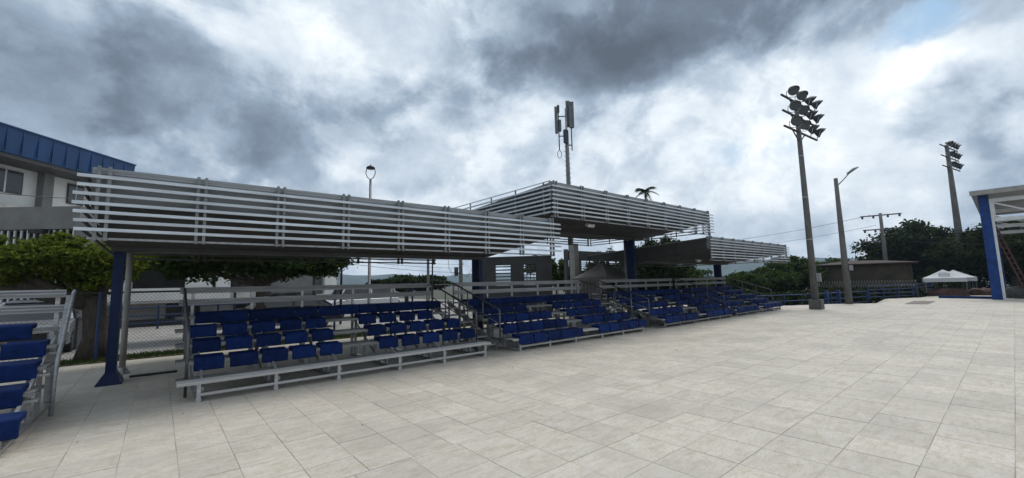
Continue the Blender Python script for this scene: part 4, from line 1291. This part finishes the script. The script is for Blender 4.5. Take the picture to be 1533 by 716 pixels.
# ------------------------------------------------------------------ parked cars behind the fence
def car(label, loc, rz, paint, roof_h=1.45, van=False):
    t = thing('parked_car', label, 'car', loc, rz, 'cars parked behind the fence')
    L, W = 4.3, 1.72
    prof = [(-2.15, .28), (-2.15, .62), (-2.05, .80), (-1.1, .92), (1.35, .93), (2.1, .84), (2.15, .6), (2.15, .28)]
    if van: prof = [(-2.15, .28), (-2.15, .62), (-2.08, .82), (-1.35, .98), (1.35, 1.0), (2.12, 1.0), (2.15, .6), (2.15, .28)]
    mb = MB(); rows = []
    ys = [-W / 2, -W / 2 + .05, W / 2 - .05, W / 2]; ins = [.0, .03, .03, .0]
    vs2 = []
    for yv, k in zip(ys, ins):
        for x, z in prof: vs2.append((x * (1 - .012 + k * .4), yv, z + k * (1 if z > .5 else 0)))
    n_ = len(prof); fs2 = []
    for i in range(3):
        for j in range(n_): fs2.append((i * n_ + j, i * n_ + (j + 1) % n_, (i + 1) * n_ + (j + 1) % n_, (i + 1) * n_ + j))
    fs2 += [tuple(range(n_ - 1, -1, -1)), tuple(3 * n_ + j for j in range(n_))]
    mb.add(vs2, fs2).build('body', paint, t)
    x0, x1, x2, x3 = (-1.2, -.55, 1.0, 1.75) if not van else (-1.45, -.85, 1.85, 2.08)
    zb, zt = (.93, roof_h)
    wi, wt_ = W / 2 - .06, W / 2 - .22
    cab = [(x0, -wi, zb), (x0, wi, zb), (x3, wi, zb), (x3, -wi, zb), (x1, -wt_, zt), (x1, wt_, zt), (x2, wt_, zt), (x2, -wt_, zt)]
    MB().add(cab, [(0, 4, 5, 1), (1, 5, 6, 2), (2, 6, 7, 3), (3, 7, 4, 0)]).build('windows', 'glass', t)
    MB().add([(x1 - .06, -wt_ - .02, zt - .01), (x1 - .06, wt_ + .02, zt - .01), (x2 + .06, wt_ + .02, zt - .01), (x2 + .06, -wt_ - .02, zt - .01), (x1 + .1, -wt_ + .1, zt + .06), (x1 + .1, wt_ - .1, zt + .06), (x2 - .1, wt_ - .1, zt + .06), (x2 - .1, -wt_ + .1, zt + .06)],
             [(0, 1, 2, 3), (4, 7, 6, 5), (0, 4, 5, 1), (1, 5, 6, 2), (2, 6, 7, 3), (3, 7, 4, 0)]).build('roof', paint, t)
    for sx, tx in ((x0, x1), (x3, x2)):
        for s in (-1, 1): ubar('pillar', 'black' if paint == 'carblack' else paint, t, (sx, s * wi, zb), (tx, s * wt_, zt), .06)
    for s in (-1, 1):
        xm = (x1 + x2) / 2; ubar('pillar', paint, t, (xm, s * (wi + .0), zb), (xm, s * (wt_ + .0), zt), .07)
        for wx in (-1.35, 1.3):
            ty = MB().tube([(wx, s * (W / 2 - .2), .31), (wx, s * (W / 2 + .01), .31)], .31, 18).build('wheel', 'tyre', t)
            MB().tube([(wx, s * (W / 2 - .0), .31), (wx, s * (W / 2 + .02), .31)], .19, 14).build('rim', 'chrome', ty)
        MB().add([(-2.16, s * .80, .62), (-2.16, s * .42, .60), (-2.10, s * .42, .74), (-2.09, s * .80, .78)], [(0, 1, 2, 3)]).build('headlight', 'lampglass', t)
        ubox('mirror', paint, t, (-.98, s * (W / 2 + .0), .95), (-.86, s * (W / 2 + .14), 1.06))
        ubox('tail_light', 'red', t, (2.135, s * .80 - .08, .66), (2.165, s * .80 + .02, .86))
    ubox('grille', 'black', t, (-2.185, -.45, .42), (-2.145, .45, .66))
    ubox('grille_badge', 'chrome', t, (-2.205, -.10, .52), (-2.186, .10, .60))
    for z in (.44, .64): ubox('grille_trim', 'chrome', t, (-2.2, -.47, z - .012), (-2.186, .47, z + .012))
    ubox('bumper', 'black', t, (-2.21, -.82, .24), (-2.146, .82, .40))
    return t


car('silver car facing the fence behind the cut-off left bleacher', (-2.75, 19.2, -.05), R(90), 'carsilver')
car('black car parked behind the bleacher with the bare front plank', (3.9, 19.6, -.05), R(6), 'carblack')
car('white van parked beyond the dark street tree', (8.6, 24.0, -.05), R(4), 'carwhite', 1.75, True)

wire('overhead wire crossing in front of the white hall', far(-60, 284, 17), far(185, 300, 18), .05, .010)
bpy.context.view_layer.update()

# the damp air that pales the hills
hz = MB().box(-1450, 1450, -1450, 1450, -2.2, 75).build('haze', '')
hm_ = bpy.data.materials.new('pale_haze'); hm_.use_nodes = True
ht_n = hm_.node_tree; ht_n.nodes.clear()
pv = ht_n.nodes.new('ShaderNodeVolumePrincipled'); pv.inputs['Color'].default_value = (.60, .78, 1.0, 1); pv.inputs['Density'].default_value = .00032; pv.inputs['Anisotropy'].default_value = .2
oo = ht_n.nodes.new('ShaderNodeOutputMaterial'); ht_n.links.new(pv.outputs[0], oo.inputs['Volume'])
hz.data.materials.append(hm_); tag(hz, kind='stuff')
